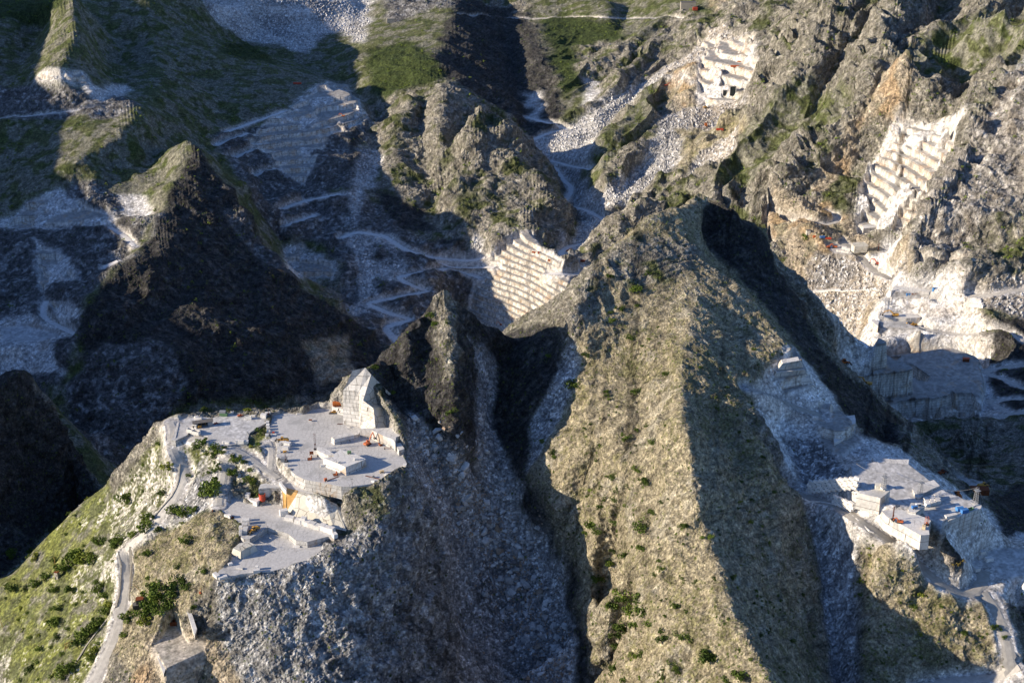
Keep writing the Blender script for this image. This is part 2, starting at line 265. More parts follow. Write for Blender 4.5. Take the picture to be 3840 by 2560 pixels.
# ---------------------------------------------------------------- mountain west of the view that throws the evening shade
TAN=math.tan(SUN_EL); _c,_s=-SUN_AZ[0],-SUN_AZ[1]; CR=.74
thr=[(-300,640,400),(-300,790,420),(-400,930,560),(-400,1080,560),(-500,1200,470),(-520,1350,435),(-487,1500,425),(-560,1700,455),(-590,1900,490),(-600,2050,505),(-600,2250,518),(-560,2450,535),(-500,2700,500),(-500,3000,510),(-400,3300,500)]
cp=[]
for x,Y,z in thr:
    s_=(x+CR*Y)/(_c+CR*_s); cp.append((Y-_s*s_,z+TAN*s_))
def west_mountain():
    ys=np.exp(np.linspace(math.log(420),math.log(3700),260)); aa=-np.linspace(.545,1.3,90)
    Yg=ys[None,:]*np.ones((90,1)); Xg=aa[:,None]*Yg
    zc=np.interp(ys,[c[0] for c in cp],[c[1] for c in cp])[None,:]
    k=np.where(-aa[:,None]<CR,(-aa[:,None]-.555)/(CR-.555),1-(-aa[:,None]-CR)/.7); k=np.clip(k,-.1,1)
    edge=np.interp(ys,YY[0],BASE[0])[None,:]-6
    Z=edge+(zc-edge)*k**1.0
    n=ridged(Xg,Yg,1/120,4,91)*9*np.clip(k*3,0,1)*np.clip((1-k)*4,0,1); Z=Z+n
    V=np.stack([Xg,Yg,Z],-1).reshape(-1,3); idx=np.arange(len(V)).reshape(90,260)
    q=np.stack([idx[:-1,:-1],idx[:-1,1:],idx[1:,1:],idx[1:,:-1]],-1).reshape(-1,4)
    me=D.meshes.new('west_mountain'); me.from_pydata(V.tolist(),[],q.tolist()); o=D.objects.new('mountain',me); COL.objects.link(o)
    o['kind']='structure'; return o
WEST=west_mountain()
# ---------------------------------------------------------------- world polygons / lines from picture outlines
tB=(CAMZ-BASE)/YY; tmin=np.minimum.accumulate(tB,axis=1)     # highest line of sight so far per column
YR=[0,9999]; ZR=[0,9999]
def hit(px,py,lift=0.0):
    a,t=ray(px,py); i=min(NA-1,max(0,int(round((a-A0)/DA)))); j0=int(np.searchsorted(YY[0],YR[0])); j1=int(np.searchsorted(YY[0],YR[1]))
    col=tB[i,j0:j1]<=t; j=j0+int(np.argmax(col)) if col.any() else (j1-1 if j1<NL else j0+int(np.argmin(tB[i,j0:])))
    return (a*YY[0,j],YY[0,j],float(BASE[i,j]))
def dens(pl,step,close=True):
    out=[]; q=list(pl)+([pl[0]] if close else [])
    for p0,p1 in zip(q,q[1:]):
        n=max(1,int(math.dist(p0,p1)/step))
        out+= [(p0[0]+(p1[0]-p0[0])*k/n,p0[1]+(p1[1]-p0[1])*k/n) for k in range(n)]
    if not close: out.append(q[-1])
    return out
def wpoly(pl,z=None):
    if z is None: return np.array([hit(*p)[:2] for p in dens(pl,25)])
    return np.array([W(p[0],p[1],-z)[:2] for p in pl])
def window(x0,x1,y0,y1):
    j0=int(np.clip((math.log(max(y0,Y0))-LY[0])/DL-1,0,NL-1)); j1=int(np.clip((math.log(max(y1,Y0+1))-LY[0])/DL+2,1,NL))
    a=[x0/y0,x0/y1,x1/y0,x1/y1]; i0=int(np.clip((min(a)-A0)/DA-1,0,NA-1)); i1=int(np.clip((max(a)-A0)/DA+2,1,NA))
    return slice(i0,i1),slice(j0,j1)
def inpoly(P,X,Y):
    r=np.zeros(X.shape,bool); n=len(P)
    for k in range(n):
        x0,y0=P[k]; x1,y1=P[(k+1)%n]
        if y0==y1: continue
        c=((y0>Y)!=(y1>Y))&(X<(x1-x0)*(Y-y0)/(y1-y0)+x0); r^=c
    return r
def sdist(P,X,Y,close=True):
    d=np.full(X.shape,1e9,np.float32); n=len(P)
    for k in range(n if close else n-1):
        x0,y0=P[k]; x1,y1=P[(k+1)%n]; dx,dy=x1-x0,y1-y0; L2=dx*dx+dy*dy+1e-9
        u=np.clip(((X-x0)*dx+(Y-y0)*dy)/L2,0,1); d=np.minimum(d,(X-x0-u*dx)**2+(Y-y0-u*dy)**2)
    return np.sqrt(d)
# warp so region borders are ragged
SB=wideblur(BASE,.010)
VY=YY+1.2*SB                                   # noise runs over the slope, not straight through it
zl=np.gradient(SB,DL,axis=1)/YY; za=np.gradient(SB,DA,axis=0)/YY
gx=za; gy=zl-za*AA[:,None]; SL=np.sqrt(gx*gx+gy*gy)+1e-3
ux,uy=-gx/SL,-gy/SL
wk=np.clip(.22/SL,.12,1)*(YY/1000)
WX=XX+(noise(XX,VY,1/35,301)*7+noise(XX,VY,1/9,302)*3)*np.maximum(wk,.5*YY/1000); WY=YY+(noise(XX,VY,1/35,303)*7+noise(XX,VY,1/9,304)*3)*wk
TYPES=['rock','grass','marble','scree','dark','forest','beige','tawny','gray']
TY=np.zeros((NA,NL),np.uint8); RELF=np.ones((NA,NL),np.float32)
def region(t,pl,rag=1):
    YR[:]=ZR
    P=wpoly(pl); m=25*P[:,1].mean()/1000
    s=window(P[:,0].min()-m,P[:,0].max()+m,P[:,1].min()-m,P[:,1].max()+m)
    X,Y=(WX[s],WY[s]) if rag else (XX[s],YY[s]); i=inpoly(P,X,Y)&(Y>ZR[0])&(Y<ZR[1]); TY[s][i]=TYPES.index(t); return s,i
# ---- defaults for what lies where
ZR[:]=[1120,9999]
TY[:]=np.where((XX<-250)&(YY>1000),1,0)
TY[(XX>250)&(YY>1000)]=0
region('grass',[(-300,-40),(480,-30),(700,190),(530,300),(430,310),(300,590),(-300,520)])
region('forest',[(-100,-30),(150,-30),(150,20),(100,70),(40,50),(-100,40)])
region('gray',[(-300,200),(60,205),(280,225),(330,250),(290,265),(230,275),(180,270),(80,275),(-300,290)])
region('marble',[(90,170),(190,170),(210,195),(160,200),(80,200)]); region('marble',[(195,205),(290,200),(300,222),(250,230),(200,228)])
region('scree',[(440,-30),(1000,-30),(900,40),(850,95),(835,110),(790,70),(740,90),(700,125),(640,105),(560,95),(500,60)])
region('marble',[(495,12),(560,10),(570,35),(500,40)]); region('marble',[(610,15),(720,20),(730,40),(620,35)])
region('grass',[(720,110),(770,70),(830,110),(830,200),(760,180)]); region('forest',[(500,120),(560,100),(640,150),(560,140)])
region('grass',[(860,-30),(1040,-30),(1042,70),(990,125),(1015,185),(930,250),(880,250),(830,200),(835,110)])
region('gray',[(900,-30),(1030,-30),(1040,20),(960,30),(900,60),(880,20)])
region('forest',[(840,120),(940,90),(1010,140),(1015,185),(960,215),(890,255),(850,210)])
region('dark',[(1042,0),(1210,30),(1260,130),(1290,250),(1280,330),(1230,330),(1150,260),(1020,185),(1000,130)])
region('grass',[(1200,-30),(1720,-30),(1560,120),(1400,230),(1300,260),(1260,130)])
region('forest',[(1240,45),(1420,50),(1440,100),(1330,200),(1290,230),(1260,120)]); region('forest',[(1540,30),(1640,20),(1600,60),(1560,80)])
region('rock',[(1330,110),(1480,90),(1560,30),(1640,40),(1560,150),(1400,240),(1340,200)])
region('tawny',[(1620,-20),(1700,-20),(1720,40),(1650,70)])
region('rock',[(1700,-30),(2400,-30),(2400,200),(2200,300),(2050,500),(1700,600),(1560,500),(1480,480),(1650,300),(1560,120)])
region('grass',[(2050,160),(2180,90),(2300,30),(2400,60),(2400,180),(2300,190),(2180,190),(2100,190)])
region('scree',[(1640,70),(1720,90),(1600,140),(1540,190),(1450,240),(1370,300),(1330,390),(1290,420),(1240,400),(1210,330),(1310,300),(1400,230),(1520,170)])
region('scree',[(1200,330),(1370,270),(1390,300),(1330,420),(1370,460),(1400,520),(1320,600),(1280,560),(1340,490),(1230,380)])
region('marble',[(1205,215),(1245,215),(1250,265),(1220,272)]); region('marble',[(1350,180),(1370,170),(1375,250),(1340,245)])
region('grass',[(1495,215),(1510,240),(1450,330),(1390,420),(1350,445),(1345,400),(1400,310)])
region('tawny',[(1530,170),(1600,150),(1640,160),(1640,250),(1570,260),(1530,230)]); region('marble',[(1600,130),(1735,110),(1745,160),(1700,235),(1630,250),(1600,250)]); region('marble',[(1530,190),(1600,190),(1600,210),(1530,205)])
region('scree',[(1530,260),(1700,240),(1720,260),(1650,300),(1560,390),(1470,450),(1400,490),(1340,480),(1400,450),(1480,370),(1500,300)])
region('beige',[(1560,300),(1690,300),(1720,330),(1650,400),(1560,440)]); region('scree',[(1600,380),(1690,310),(1700,340),(1640,400),(1560,440)])
region('grass',[(1700,330),(1850,220),(1960,250),(1880,340),(1740,430),(1640,460)]); 
region('rock',[(1250,420),(1330,500),(1310,570),(1250,500),(1110,440)])
region('tawny',[(2035,180),(2120,190),(2160,220),(2180,290),(2100,290),(1980,330),(1940,420),(1880,470),(1860,460),(1960,330)])
region('rock',[(2080,185),(2150,210),(2180,280),(2090,290)])
region('marble',[(2060,290),(2190,288),(2215,320),(2170,430),(2090,560),(1960,545),(1970,450),(2010,370)],0)
region('gray',[(2240,330),(2352,150),(2450,100),(2450,520),(2260,530),(2180,600),(2090,600),(2110,550),(2170,440)])
region('tawny',[(1740,490),(1900,480),(1990,560),(2090,600),(2090,640),(1990,760),(1930,840),(1830,700),(1790,580)])
region('scree',[(1870,600),(2000,600),(2080,640),(1990,720),(1960,800),(1890,760),(1820,680)])
region('marble',[(1990,600),(2040,560),(2090,570),(2060,600),(2020,620)])
region('marble',[(2050,650),(2220,660),(2260,760),(2130,790),(1960,800),(2000,740)])
region('rock',[(2190,600),(2400,500),(2400,700),(2250,650)]); region('scree',[(2200,670),(2400,640),(2400,740),(2260,720)])
region('marble',[(1925,800),(2130,770),(2330,800),(2330,1000),(2100,1010),(1930,880)])
region('marble',[(1925,830),(1990,842),(2003,790),(2110,775),(2180,808),(2255,825),(2275,900),(2255,990),(2130,970),(1990,955),(1930,900)])
region('scree',[(1960,975),(2100,970),(2240,960),(2330,1000),(2400,1000),(2400,1120),(2090,1080),(2050,1030)])
region('dark',[(2290,740),(2450,720),(2450,1000),(2330,1000),(2270,880)])
# centre
region('rock',[(880,240),(1020,180),(1110,230),(1290,430),(1330,500),(1300,520),(1190,480),(1050,600),(930,600),(840,490),(850,350)])
region('grass',[(1260,440),(1300,430),(1310,480),(1280,470)])
region('gray',[(800,440),(880,480),(930,540),(1090,600),(1010,720),(930,820),(860,790),(790,720),(790,560)])
region('scree',[(815,350),(880,350),(870,400),(838,450),(822,500),(828,540),(850,560),(900,600),(930,650),(905,660),(868,640),(858,690),(850,730),(800,735),(800,715),(830,680),(820,620),(805,560),(800,480)])
region('scree',[(840,538),(900,540),(935,575),(920,600),(880,580)]); region('scree',[(905,600),(925,600),(945,640),(925,660)]); region('dark',[(860,560),(885,570),(885,600),(865,600)]); region('dark',[(905,560),(930,590),(935,620),(915,600)])
region('scree',[(855,700),(900,715),(935,740),(915,780),(895,740),(862,725)]); region('scree',[(1085,540),(1110,560),(1112,598),(1060,598),(1090,580)])
region('dark',[(940,560),(1080,560),(1050,600),(990,590)]); region('dark',[(940,650),(990,650),(1000,690),(950,700)])
region('dark',[(870,440),(960,470),(1010,540),(930,530),(870,500)])
region('gray',[(560,330),(600,285),(690,230),(745,190),(800,195),(850,280),(820,360),(810,440),(690,440),(640,400)])
region('scree',[(640,330),(700,300),(750,350),(660,360)])
region('marble',[(650,270),(690,230),(745,190),(800,195),(850,280),(800,290),(700,300),(720,400),(690,420),(590,340)] if 1 else [(600,285),(690,230),(745,190),(800,195),(850,280),(820,360),(810,430),(690,430),(640,400),(560,330)])
region('dark',[(800,290),(830,320),(820,400),(790,400)])
region('dark',[(600,420),(690,440),(760,450),(720,560),(650,560),(570,470)])
region('gray',[(490,320),(600,290),(650,400),(700,440),(800,450),(800,620),(700,550),(640,560),(560,440)])
region('marble',[(650,575),(700,565),(780,620),(770,645),(660,650)])
region('marble',[(1185,540),(1225,540),(1240,570),(1280,590),(1300,620),(1312,640),(1300,770),(1070,770),(1085,660),(1120,600)],0)
region('gray',[(960,560),(1100,600),(1080,700),(970,720),(920,680)])
# left quarry and M
region('gray',[(-200,520),(50,500),(190,420),(370,500),(340,560),(290,600),(240,640),(190,700),(190,770),(130,900),(-200,900)])
region('marble',[(60,470),(130,440),(260,500),(270,520),(150,530),(-200,525),(30,500)]); region('marble',[(270,450),(345,455),(355,500),(280,500)])
region('marble',[(85,560),(170,600),(175,650),(110,660),(100,700),(80,640)]); region('marble',[(105,690),(170,710),(200,750),(130,745)]);
region('marble',[(-200,720),(90,735),(180,770),(120,790),(150,870),(0,870),(-200,870)])
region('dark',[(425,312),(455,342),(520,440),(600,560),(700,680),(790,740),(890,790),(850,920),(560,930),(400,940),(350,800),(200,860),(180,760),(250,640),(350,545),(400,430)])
region('gray',[(510,500),(560,520),(690,660),(640,640),(570,570)])
region('tawny',[(690,800),(800,780),(810,870),(740,900)]); region('gray',[(240,800),(380,800),(430,900),(390,950),(430,1100),(200,1150),(150,900)])
region('grass',[(415,312),(445,325),(450,340),(405,420),(360,500),(345,540),(310,590),(300,580),(350,500),(400,400)])
ZR[:]=[850,1100]
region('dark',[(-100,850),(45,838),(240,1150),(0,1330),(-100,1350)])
# right middle
ZR[:]=[0,1150]
region('beige',[(1480,480),(1570,478),(1600,427),(1690,465),(1760,560),(1830,740),(1810,800),(1740,860),(1720,980),(1840,1140),(1960,1700),(1420,1700),(1200,1270),(1230,960),(1300,700),(1400,590)])
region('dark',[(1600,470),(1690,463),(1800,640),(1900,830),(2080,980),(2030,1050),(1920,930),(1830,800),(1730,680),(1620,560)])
region('rock',[(1290,720),(1340,640),(1400,640),(1340,780),(1290,850)])
region('scree',[(1310,800),(1340,830),(1280,980),(1220,1080),(1190,1050),(1250,930)])
region('scree',[(1835,1120),(1960,1170),(1985,1205),(1965,1300),(1975,1568),(1990,1750),(1925,1750),(1905,1500),(1880,1300)])
region('beige',[(1975,1195),(2060,1250),(2200,1370),(2270,1370),(2320,1480),(2340,1750),(1980,1750),(1990,1400)])
region('marble',[(1750,850),(1820,795),(1870,860),(1960,990),(2080,1040),(2260,1170),(2400,1240),(2400,1400),(2270,1390),(2220,1370),(2040,1250),(1960,1170),(1830,1135),(1720,900)])
region('tawny',[(2050,1210),(2060,1190),(2150,1200),(2215,1300),(2215,1350),(2150,1310)]); region('dark',[(2140,1200),(2180,1250),(2215,1300),(2215,1340),(2200,1320)])
region('scree',[(1790,1000),(1900,1010),(1960,1110),(1850,1120)])
region('dark',[(2330,1380),(2450,1380),(2450,1800),(2360,1600)]); region('dark',[(2270,1150),(2330,1120),(2450,1120),(2450,1220),(2300,1230)])
# gully + foreground
ZR[:]=[0,960]
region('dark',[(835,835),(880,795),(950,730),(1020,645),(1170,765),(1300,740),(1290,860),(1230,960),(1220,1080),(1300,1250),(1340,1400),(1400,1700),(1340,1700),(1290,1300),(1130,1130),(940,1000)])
region('rock',[(1000,650),(1040,650),(1050,700),(1040,870),(1020,880),(990,720)])
region('rock',[(1380,600),(1480,480),(1570,470),(1610,430),(1640,560),(1560,640),(1440,680)])
region('scree',[(1080,800),(1140,830),(1120,960),(1160,1050),(1210,1130),(1180,1180),(1090,1080),(1100,900)])
region('scree',[(935,940),(1000,1010),(1130,1130),(1260,1240),(1320,1450),(1330,1750),(1050,1750),(1040,1400),(990,1180),(935,1060)])
region('gray',[(500,1330),(740,1245),(890,1210),(935,1070),(1000,1180),(1045,1450),(1050,1750),(420,1750),(500,1480)])
region('grass',[(-250,1480),(0,1340),(150,1190),(300,1035),(405,940),(420,1080),(400,1160),(330,1240),(290,1280),(280,1400),(240,1520),(150,1750),(-250,1800)])
region('beige',[(300,1270),(350,1230),(540,1160),(550,1230),(490,1340),(420,1420),(350,1480),(320,1568),(270,1500),(285,1400)])
region('grass',[(410,1010),(500,1000),(510,1010),(520,1080),(500,1160),(440,1200),(370,1230),(420,1100)]); region('scree',[(440,1110),(505,1080),(500,1160),(430,1200),(390,1210)])
region('grass',[(530,1040),(560,1020),(610,980),(615,1060),(600,1080),(610,1110),(560,1110),(525,1090)])
region('tawny',[(340,1480),(400,1430),(500,1470),(560,1568),(560,1650),(300,1650),(300,1560)])
region('rock',[(232,1120),(262,1060),(350,1000),(395,950),(385,985),(345,1040),(300,1090),(262,1155)])
region('marble',[c3(*p) for p in ((1165,80),(1400,160),(1800,290),(2050,400),(2130,760),(1700,650),(1180,460))],0)
print('regions',time.time()-T0)
# ---------------------------------------------------------------- relief
ISM={t:(TY==i) for i,t in enumerate(TYPES)}
def fld(vals,b=.004):
    Z=np.zeros((NA,NL),np.float32)
    for t,v in vals.items(): Z[ISM[t]]=v
    return blur(Z,b) if b else Z
AMP=fld(dict(rock=1,grass=.45,marble=.12,scree=.22,dark=.9,forest=.6,beige=.55,tawny=.7,gray=.75),.003)
def lic(Nf,step,n):
    # drag a noise field along the fall line so that gullies run downhill
    I=np.arange(NA,dtype=np.float32)[:,None]*np.ones((1,NL),np.float32); J=np.arange(NL,dtype=np.float32)[None,:]*np.ones((NA,1),np.float32)
    out=Nf.copy(); wsum=1
    di=((ux-AA[:,None]*uy)/DA*step).astype(np.float32); dj=(uy/DL*step).astype(np.float32)
    for sgn in (1,-1):
        u=I.copy(); v=J.copy()
        for k in range(n):
            ii=np.clip(u,0,NA-1).astype(np.int32); jj=np.clip(v,0,NL-1).astype(np.int32)
            u+=sgn*di[ii,jj]; v+=sgn*dj[ii,jj]
            u=np.clip(u,0,NA-1.01); v=np.clip(v,0,NL-1.01)
            wt=1-k/n; out+=wt*Nf[u.astype(np.int32),v.astype(np.int32)]; wsum+=wt
    return out/wsum
n1_=ridged(XX,VY,1/75,3,11); n1=.6*lic(n1_,.005,6)+.45*n1_
Ua=XX*.82-YY*.57+fbm(XX,YY,1/160,2,88)*45; Va=XX*.57+YY*.82
knife=1-np.abs(2*((Ua/105)%1)-1); knife=.55*knife+.45*(1-np.abs(noise(Ua,Va*.3,1/42,89)))**2     # sharp ribs running down to the south-west
rib=(knife-.55)*np.clip(XX/150,0,1)*np.clip((YY-1560)/200,0,1)*np.clip((2900-YY)/500,0,1)      # big gullies
big=ridged(XX,VY,1/140,3,14)
farm=np.clip((YY-1150)/300,0,1); rug=np.clip(XX/200,0,1)*farm*np.clip((2400-YY)/300,0,1)   # the far right range is much more rugged
cen=np.exp(-((XX+80)/150)**2)*np.clip(1-np.abs(YY-1980)/260,0,1)
steep=np.clip(SL*1.4,.15,1.2)
flatm=fld(dict(rock=1,grass=.45,marble=.3,scree=.15,dark=.9,forest=.9,beige=.6,tawny=.7,gray=.75),.006)
REL=rib*46*fld(dict(rock=1,grass=.8,forest=.7,tawny=.45,beige=.4,gray=.35,scree=.12,dark=.5),.008)*(1-.5*np.exp(-((XX-420)/70)**2)*(YY<1750)) + steep*(n1-.3)*(11*farm+2.0)*flatm*(1+1.3*rug+.8*cen)+(big-.4)*(6*farm+.5)*steep*(1+1.3*rug)*flatm
STK=lic(noise(XX,VY,1/7,71)+.7*noise(XX,VY,1/3.5,72),.0016,9)   # streaks of sorted debris down the fall line
print('noise',time.time()-T0)
# ---------------------------------------------------------------- quarry terraces cut into the slopes
def smooth01(x): x=np.clip(x,0,1); return x*x*(3-2*x)
MAR=np.zeros((NA,NL),np.float32); JIT=np.zeros((NA,NL),np.float32); HT=np.zeros((NA,NL),np.float32)
REL*= 1
TER=[([(1185,538),(1225,538),(1242,570),(1282,592),(1302,620),(1314,640),(1304,775),(1060,775),(1082,660),(1118,600)],6.2,.16,7,.3),
 ([(2060,286),(2190,286),(2215,320),(2172,430),(2092,562),(1955,548),(1968,450),(2008,370)],9.5,.16,11,1.1),
 ([(600,285),(690,230),(745,190),(800,195),(850,280),(830,310),(760,320),(700,430),(650,400),(560,330)],7.5,.2,12,.8),
 ([(650,575),(700,565),(780,620),(770,650),(660,655)],8,.15,14,.9),
 ([(60,470),(130,440),(260,500),(270,520),(150,530),(0,525),(30,500)],11,.2,10,.8),
 ([(85,560),(170,600),(175,650),(110,660),(100,700),(80,640)],8,.2,9,.8),([(105,690),(170,710),(205,750),(130,745)],7,.15,9,.8),
 ([(1765,850),(1820,795),(1885,905),(1800,915)],7.5,.18,15,.9),([(1880,905),(1960,970),(1990,1015),(1930,1065),(1880,1020),(1860,960)],7,.2,9,.8),
 ([(1600,130),(1735,110),(1745,160),(1700,235),(1630,250),(1600,250)],14,.25,9,.6),
 ([(90,170),(190,170),(210,195),(160,200),(80,200)],10,.25,12,.8),
 ([(1590,90),(1740,90),(1735,130),(1620,135)],9,.2,12,.8),
 ([(1925,832),(1990,844),(2003,792),(2110,777),(2180,810),(2255,827),(2268,900),(2250,985),(2130,962),(1990,948),(1930,895)],27,.12,16,1.2),
 ([(2100,600),(2230,605),(2230,640),(2090,640)],8,.2,12,.8)]
HBR=np.zeros((NA,NL),np.float32); BWR=np.ones((NA,NL),np.float32)*9
MASKT=np.zeros((NA,NL),np.float32)
for pl,h,rw,bw,js in TER:
    cy=sum(p[1] for p in pl)/len(pl); ZR[:]=[0,1000] if pl[0][0] in (1765,1880) else [1120,9999]; YR[:]=ZR
    P=wpoly(pl); s=window(P[:,0].min()-5,P[:,0].max()+5,P[:,1].min()-5,P[:,1].max()+5)
    X,Y=XX[s],YY[s]; zb=BASE[s]
    d=sdist(P,X,Y); m=np.where(inpoly(P,X,Y),smooth01(d/(3+.003*Y)),0); m=m*(1 if h>20 or h==6.2 else smooth01((fbm(X,Y,1/45,3,66)+.42)*4))
    k=np.floor(zb/h).astype(np.int32); cell=np.floor((X+.35*Y)/bw+_h(k,k*0,7)*3).astype(np.int32)
    zj=zb+( _h(cell,k,9)-.5)*h*.12*js+noise(X,Y,1/70,77)*h*.55
    f=zj/h; k2=np.floor(f); f=f-k2; zt=(k2+smooth01((f-.5)/rw+.5))*h
    HT[s]=np.where(m>0,HT[s]*(1-m)+(zt-zb)*m,HT[s]); MASKT[s]=np.maximum(MASKT[s],m)
    MAR[s]=np.maximum(MAR[s],m); HBR[s]=np.where(m>.02,h,HBR[s]); BWR[s]=np.where(m>.02,bw,BWR[s])
Z=BASE+HT+REL*(1-.95*MASKT)
# ---------------------------------------------------------------- floors and platforms
ROADM=np.zeros((NA,NL),np.float32); FLOOR=np.zeros((NA,NL),np.float32)
def flat(pl,z,soft=1.5,mar=1.0,rough=.15,sink=0.0,grow=0):
    P,z=flatz(pl,z); P=np.array(P); s=window(P[:,0].min()-5,P[:,0].max()+5,P[:,1].min()-5,P[:,1].max()+5)
    X,Y=XX[s],YY[s]; i=inpoly(P,X,Y); d=sdist(P,X,Y); m=np.where(i,smooth01(d/soft),0)
    if grow: m=np.where(i,1,smooth01(1-d/grow))
    Z[s]=Z[s]*(1-m)+(z-sink)*m; 
    if mar>=0: MAR[s]=MAR[s]*(1-m)+mar*m; FLOOR[s]=np.maximum(FLOOR[s],m)
    return P
YARD=[c2(*p) for p in ((125,330),(290,292),(480,292),(700,320),(760,330),(900,285),(1100,240),(1400,285),(1680,310),(1780,330),(1750,420),(1600,500),(1450,600),(1420,700),(1400,800),(1220,800),(1050,830),(700,810),(690,660),(560,640),(330,600),(300,640),(90,740),(10,730),(60,620))]
PLAT=[c1(*p) for p in ((215,310),(300,280),(460,250),(560,272),(690,272),(800,210),(930,178),(1000,185),(1110,190),(1270,230),(1400,300),(1800,400),(2130,700),(2210,830),(2165,900),(2215,1000),(2180,1090),(2100,1130),(2020,1170),(1920,1225),(1850,1270),(1760,1290),(1650,1315),(1500,1335),(1400,1345),(1250,1345),(1050,1305),(880,1275),(720,1245),(590,1180),(480,1090),(440,1040),(340,950),(300,900),(310,750),(290,690),(200,650),(190,450))]
LOWA=[c3(*p) for p in ((100,380),(110,280),(170,230),(250,180),(380,190),(640,330),(860,370),(920,340),(1165,340),(1180,440),(1330,520),(1560,610),(1960,770),(1985,800),(1930,850),(1845,825),(1535,905),(1370,880),(1250,780),(950,690),(690,860),(600,860),(560,830),(545,640),(440,540),(300,490))]
LOWB=[c3(*p) for p in ((560,800),(700,700),(950,640),(1250,700),(1600,780),(1850,830),(1905,880),(1780,950),(1780,1035),(1700,1110),(1580,1185),(1420,1250),(1310,1275),(1150,1300),(1000,1335),(800,1350),(560,1375),(330,1440),(180,1440),(240,1330),(370,1230),(400,1050),(480,950))]
BEN2=[c1(*p) for p in ((130,1190),(180,1110),(320,1060),(380,1150),(560,1290),(740,1400),(1000,1480),(930,1540),(620,1440),(440,1400),(400,1390),(340,1270),(170,1290))]
flat(YARD,591,2.5); flat(LOWB,568,2.0,sink=.8); flat(LOWA,572,1.5,sink=.8); flat(BEN2,582,1.5,sink=.5); flat([c5(*p) for p in ((1215,870),(1300,842),(1530,872),(1800,930),(1782,965),(1540,910),(1260,885))],445,2,sink=.6)
flat([c5(*p) for p in ((1250,752),(1700,795),(1700,835),(1560,825),(1215,818))],452.5,2,sink=.6)
flat([c5(*p) for p in ((1070,1110),(1110,1066),(1300,1058),(1545,1082),(1550,1120),(1390,1125))],432,2,sink=.6)
flat([c5(*p) for p in ((1045,1202),(1100,1178),(1490,1190),(1610,1242),(1480,1232),(1160,1222))],425.5,2,sink=.6)
flat(PLAT,590,2.0,sink=1.2)
BOT=[(345,1490),(375,1440),(405,1412),(440,1470),(500,1468),(470,1500),(375,1545)]
flat(BOT,531,3.0,sink=.3,mar=.35)
# right-hand quarry
PLAIN=[c4(*p) for p in ((560,0),(900,-60),(1350,-30),(1500,80),(1720,260),(1860,330),(2130,430),(2225,510),(2150,560),(1800,720),(1760,900),(1600,700),(1300,560),(1000,560),(950,420),(720,290),(620,200))]
flat(PLAIN,566.5,3)
flat([c4(*p) for p in ((1650,60),(1900,100),(2352,150),(2352,420),(2200,430),(1900,330),(1750,200))],520,8,.5)
flat([c4(*p) for p in ((2020,1190),(2230,1060),(2352,1010),(2800,1000),(2900,1400),(2352,1420),(2200,1420),(2130,1300))],533,4)
flat([qd(2,1,*p) for p in ((1350,610),(1620,620),(1720,700),(1340,690))],428,4); flat([qd(2,1,*p) for p in ((1040,930),(1340,940),(1330,965),(1070,985))],423,4)
flat([(0,752),(60,745),(120,760),(185,765),(100,785),(0,788)],380,5); flat([(1880,560),(1990,560),(1985,590),(1910,582)],438,5,.8); flat([(1740,0),(1741,0),(1740,1)],500)
flat([(1535,192),(1600,195),(1600,205),(1535,203)],447,4)
# ---------------------------------------------------------------- roads: bed levelled in the ground, surface as a ribbon
ROADS=[]
def hitc(px,py):
    return hit(px,py)
def road(name,w,pts,zs=None,col='gravel',lift=.25,k=1.0):
    yr=[0,1000] if (max(p[1] for p in pts)>940 and pts[0][0]<1400) or (pts[0][0]>1600 and max(p[1] for p in pts)>1045) or name=='wedge' else [1120,9999]
    YR[:]=yr; name='gravel_road'
    q=dens(pts,6,False); P=np.array([hit(*p) for p in q])
    if zs is not None:
        seg=np.cumsum([0]+[math.dist(a,b) for a,b in zip(pts,pts[1:])]); sq=np.cumsum([0]+[math.dist(a,b) for a,b in zip(q,q[1:])])
        zz=np.interp(sq,seg*sq[-1]/seg[-1],zs); P=np.array([W(p[0],p[1],-z) for p,z in zip(q,zz)])
    for _ in range(6):
        P[1:-1]=.25*P[:-2]+.5*P[1:-1]+.25*P[2:]
    m=w*1.6+2; wd=w*.5+.8
    s=window(P[:,0].min()-m,P[:,0].max()+m,P[:,1].min()-m,P[:,1].max()+m); X,Y=XX[s],YY[s]
    best=np.full(X.shape,1e9,np.float32); zr=np.zeros(X.shape,np.float32)
    for (x0,y0,z0),(x1,y1,z1) in zip(P,P[1:]):
        dx,dy=x1-x0,y1-y0; L2=dx*dx+dy*dy
        if L2<1e-6 or L2>3000: continue
        u=np.clip(((X-x0)*dx+(Y-y0)*dy)/L2,0,1); d=(X-x0-u*dx)**2+(Y-y0-u*dy)**2; b=d<best
        best=np.where(b,d,best); zr=np.where(b,z0+u*(z1-z0),zr)
    best=np.sqrt(best); mm=1-smooth01((best-wd)/(w*.6+1))
    Z[s]=Z[s]*(1-mm)+(zr-lift)*mm; ROADM[s]=np.maximum(ROADM[s],mm*k); ROADS.append((name,w,P,col))
QL=lambda i,j,l:[qd(i,j,*p) for p in l]
road('gravel_road',7,[(392,968),(400,990),(394,1012),(402,1040),(419,1068),(422,1100),(405,1130),(396,1150),(372,1182),(345,1215),(310,1240),(283,1262),(286,1290),(292,1330),(284,1370),(276,1420),(262,1470),(240,1520),(215,1568),(190,1620)],[592,590,588,584,578,573,568,565,560,554,546,540,535,528,521,515,510,505,500,494])
road('gravel_road',5,[(396,1012),(430,1006),(470,1006),(500,1012)],[588,589.5,590.5,591])
road('gravel_road',6,[(520,1020),(518,1050),(513,1090),(507,1120),(503,1160)],[590,586,581,577,573])
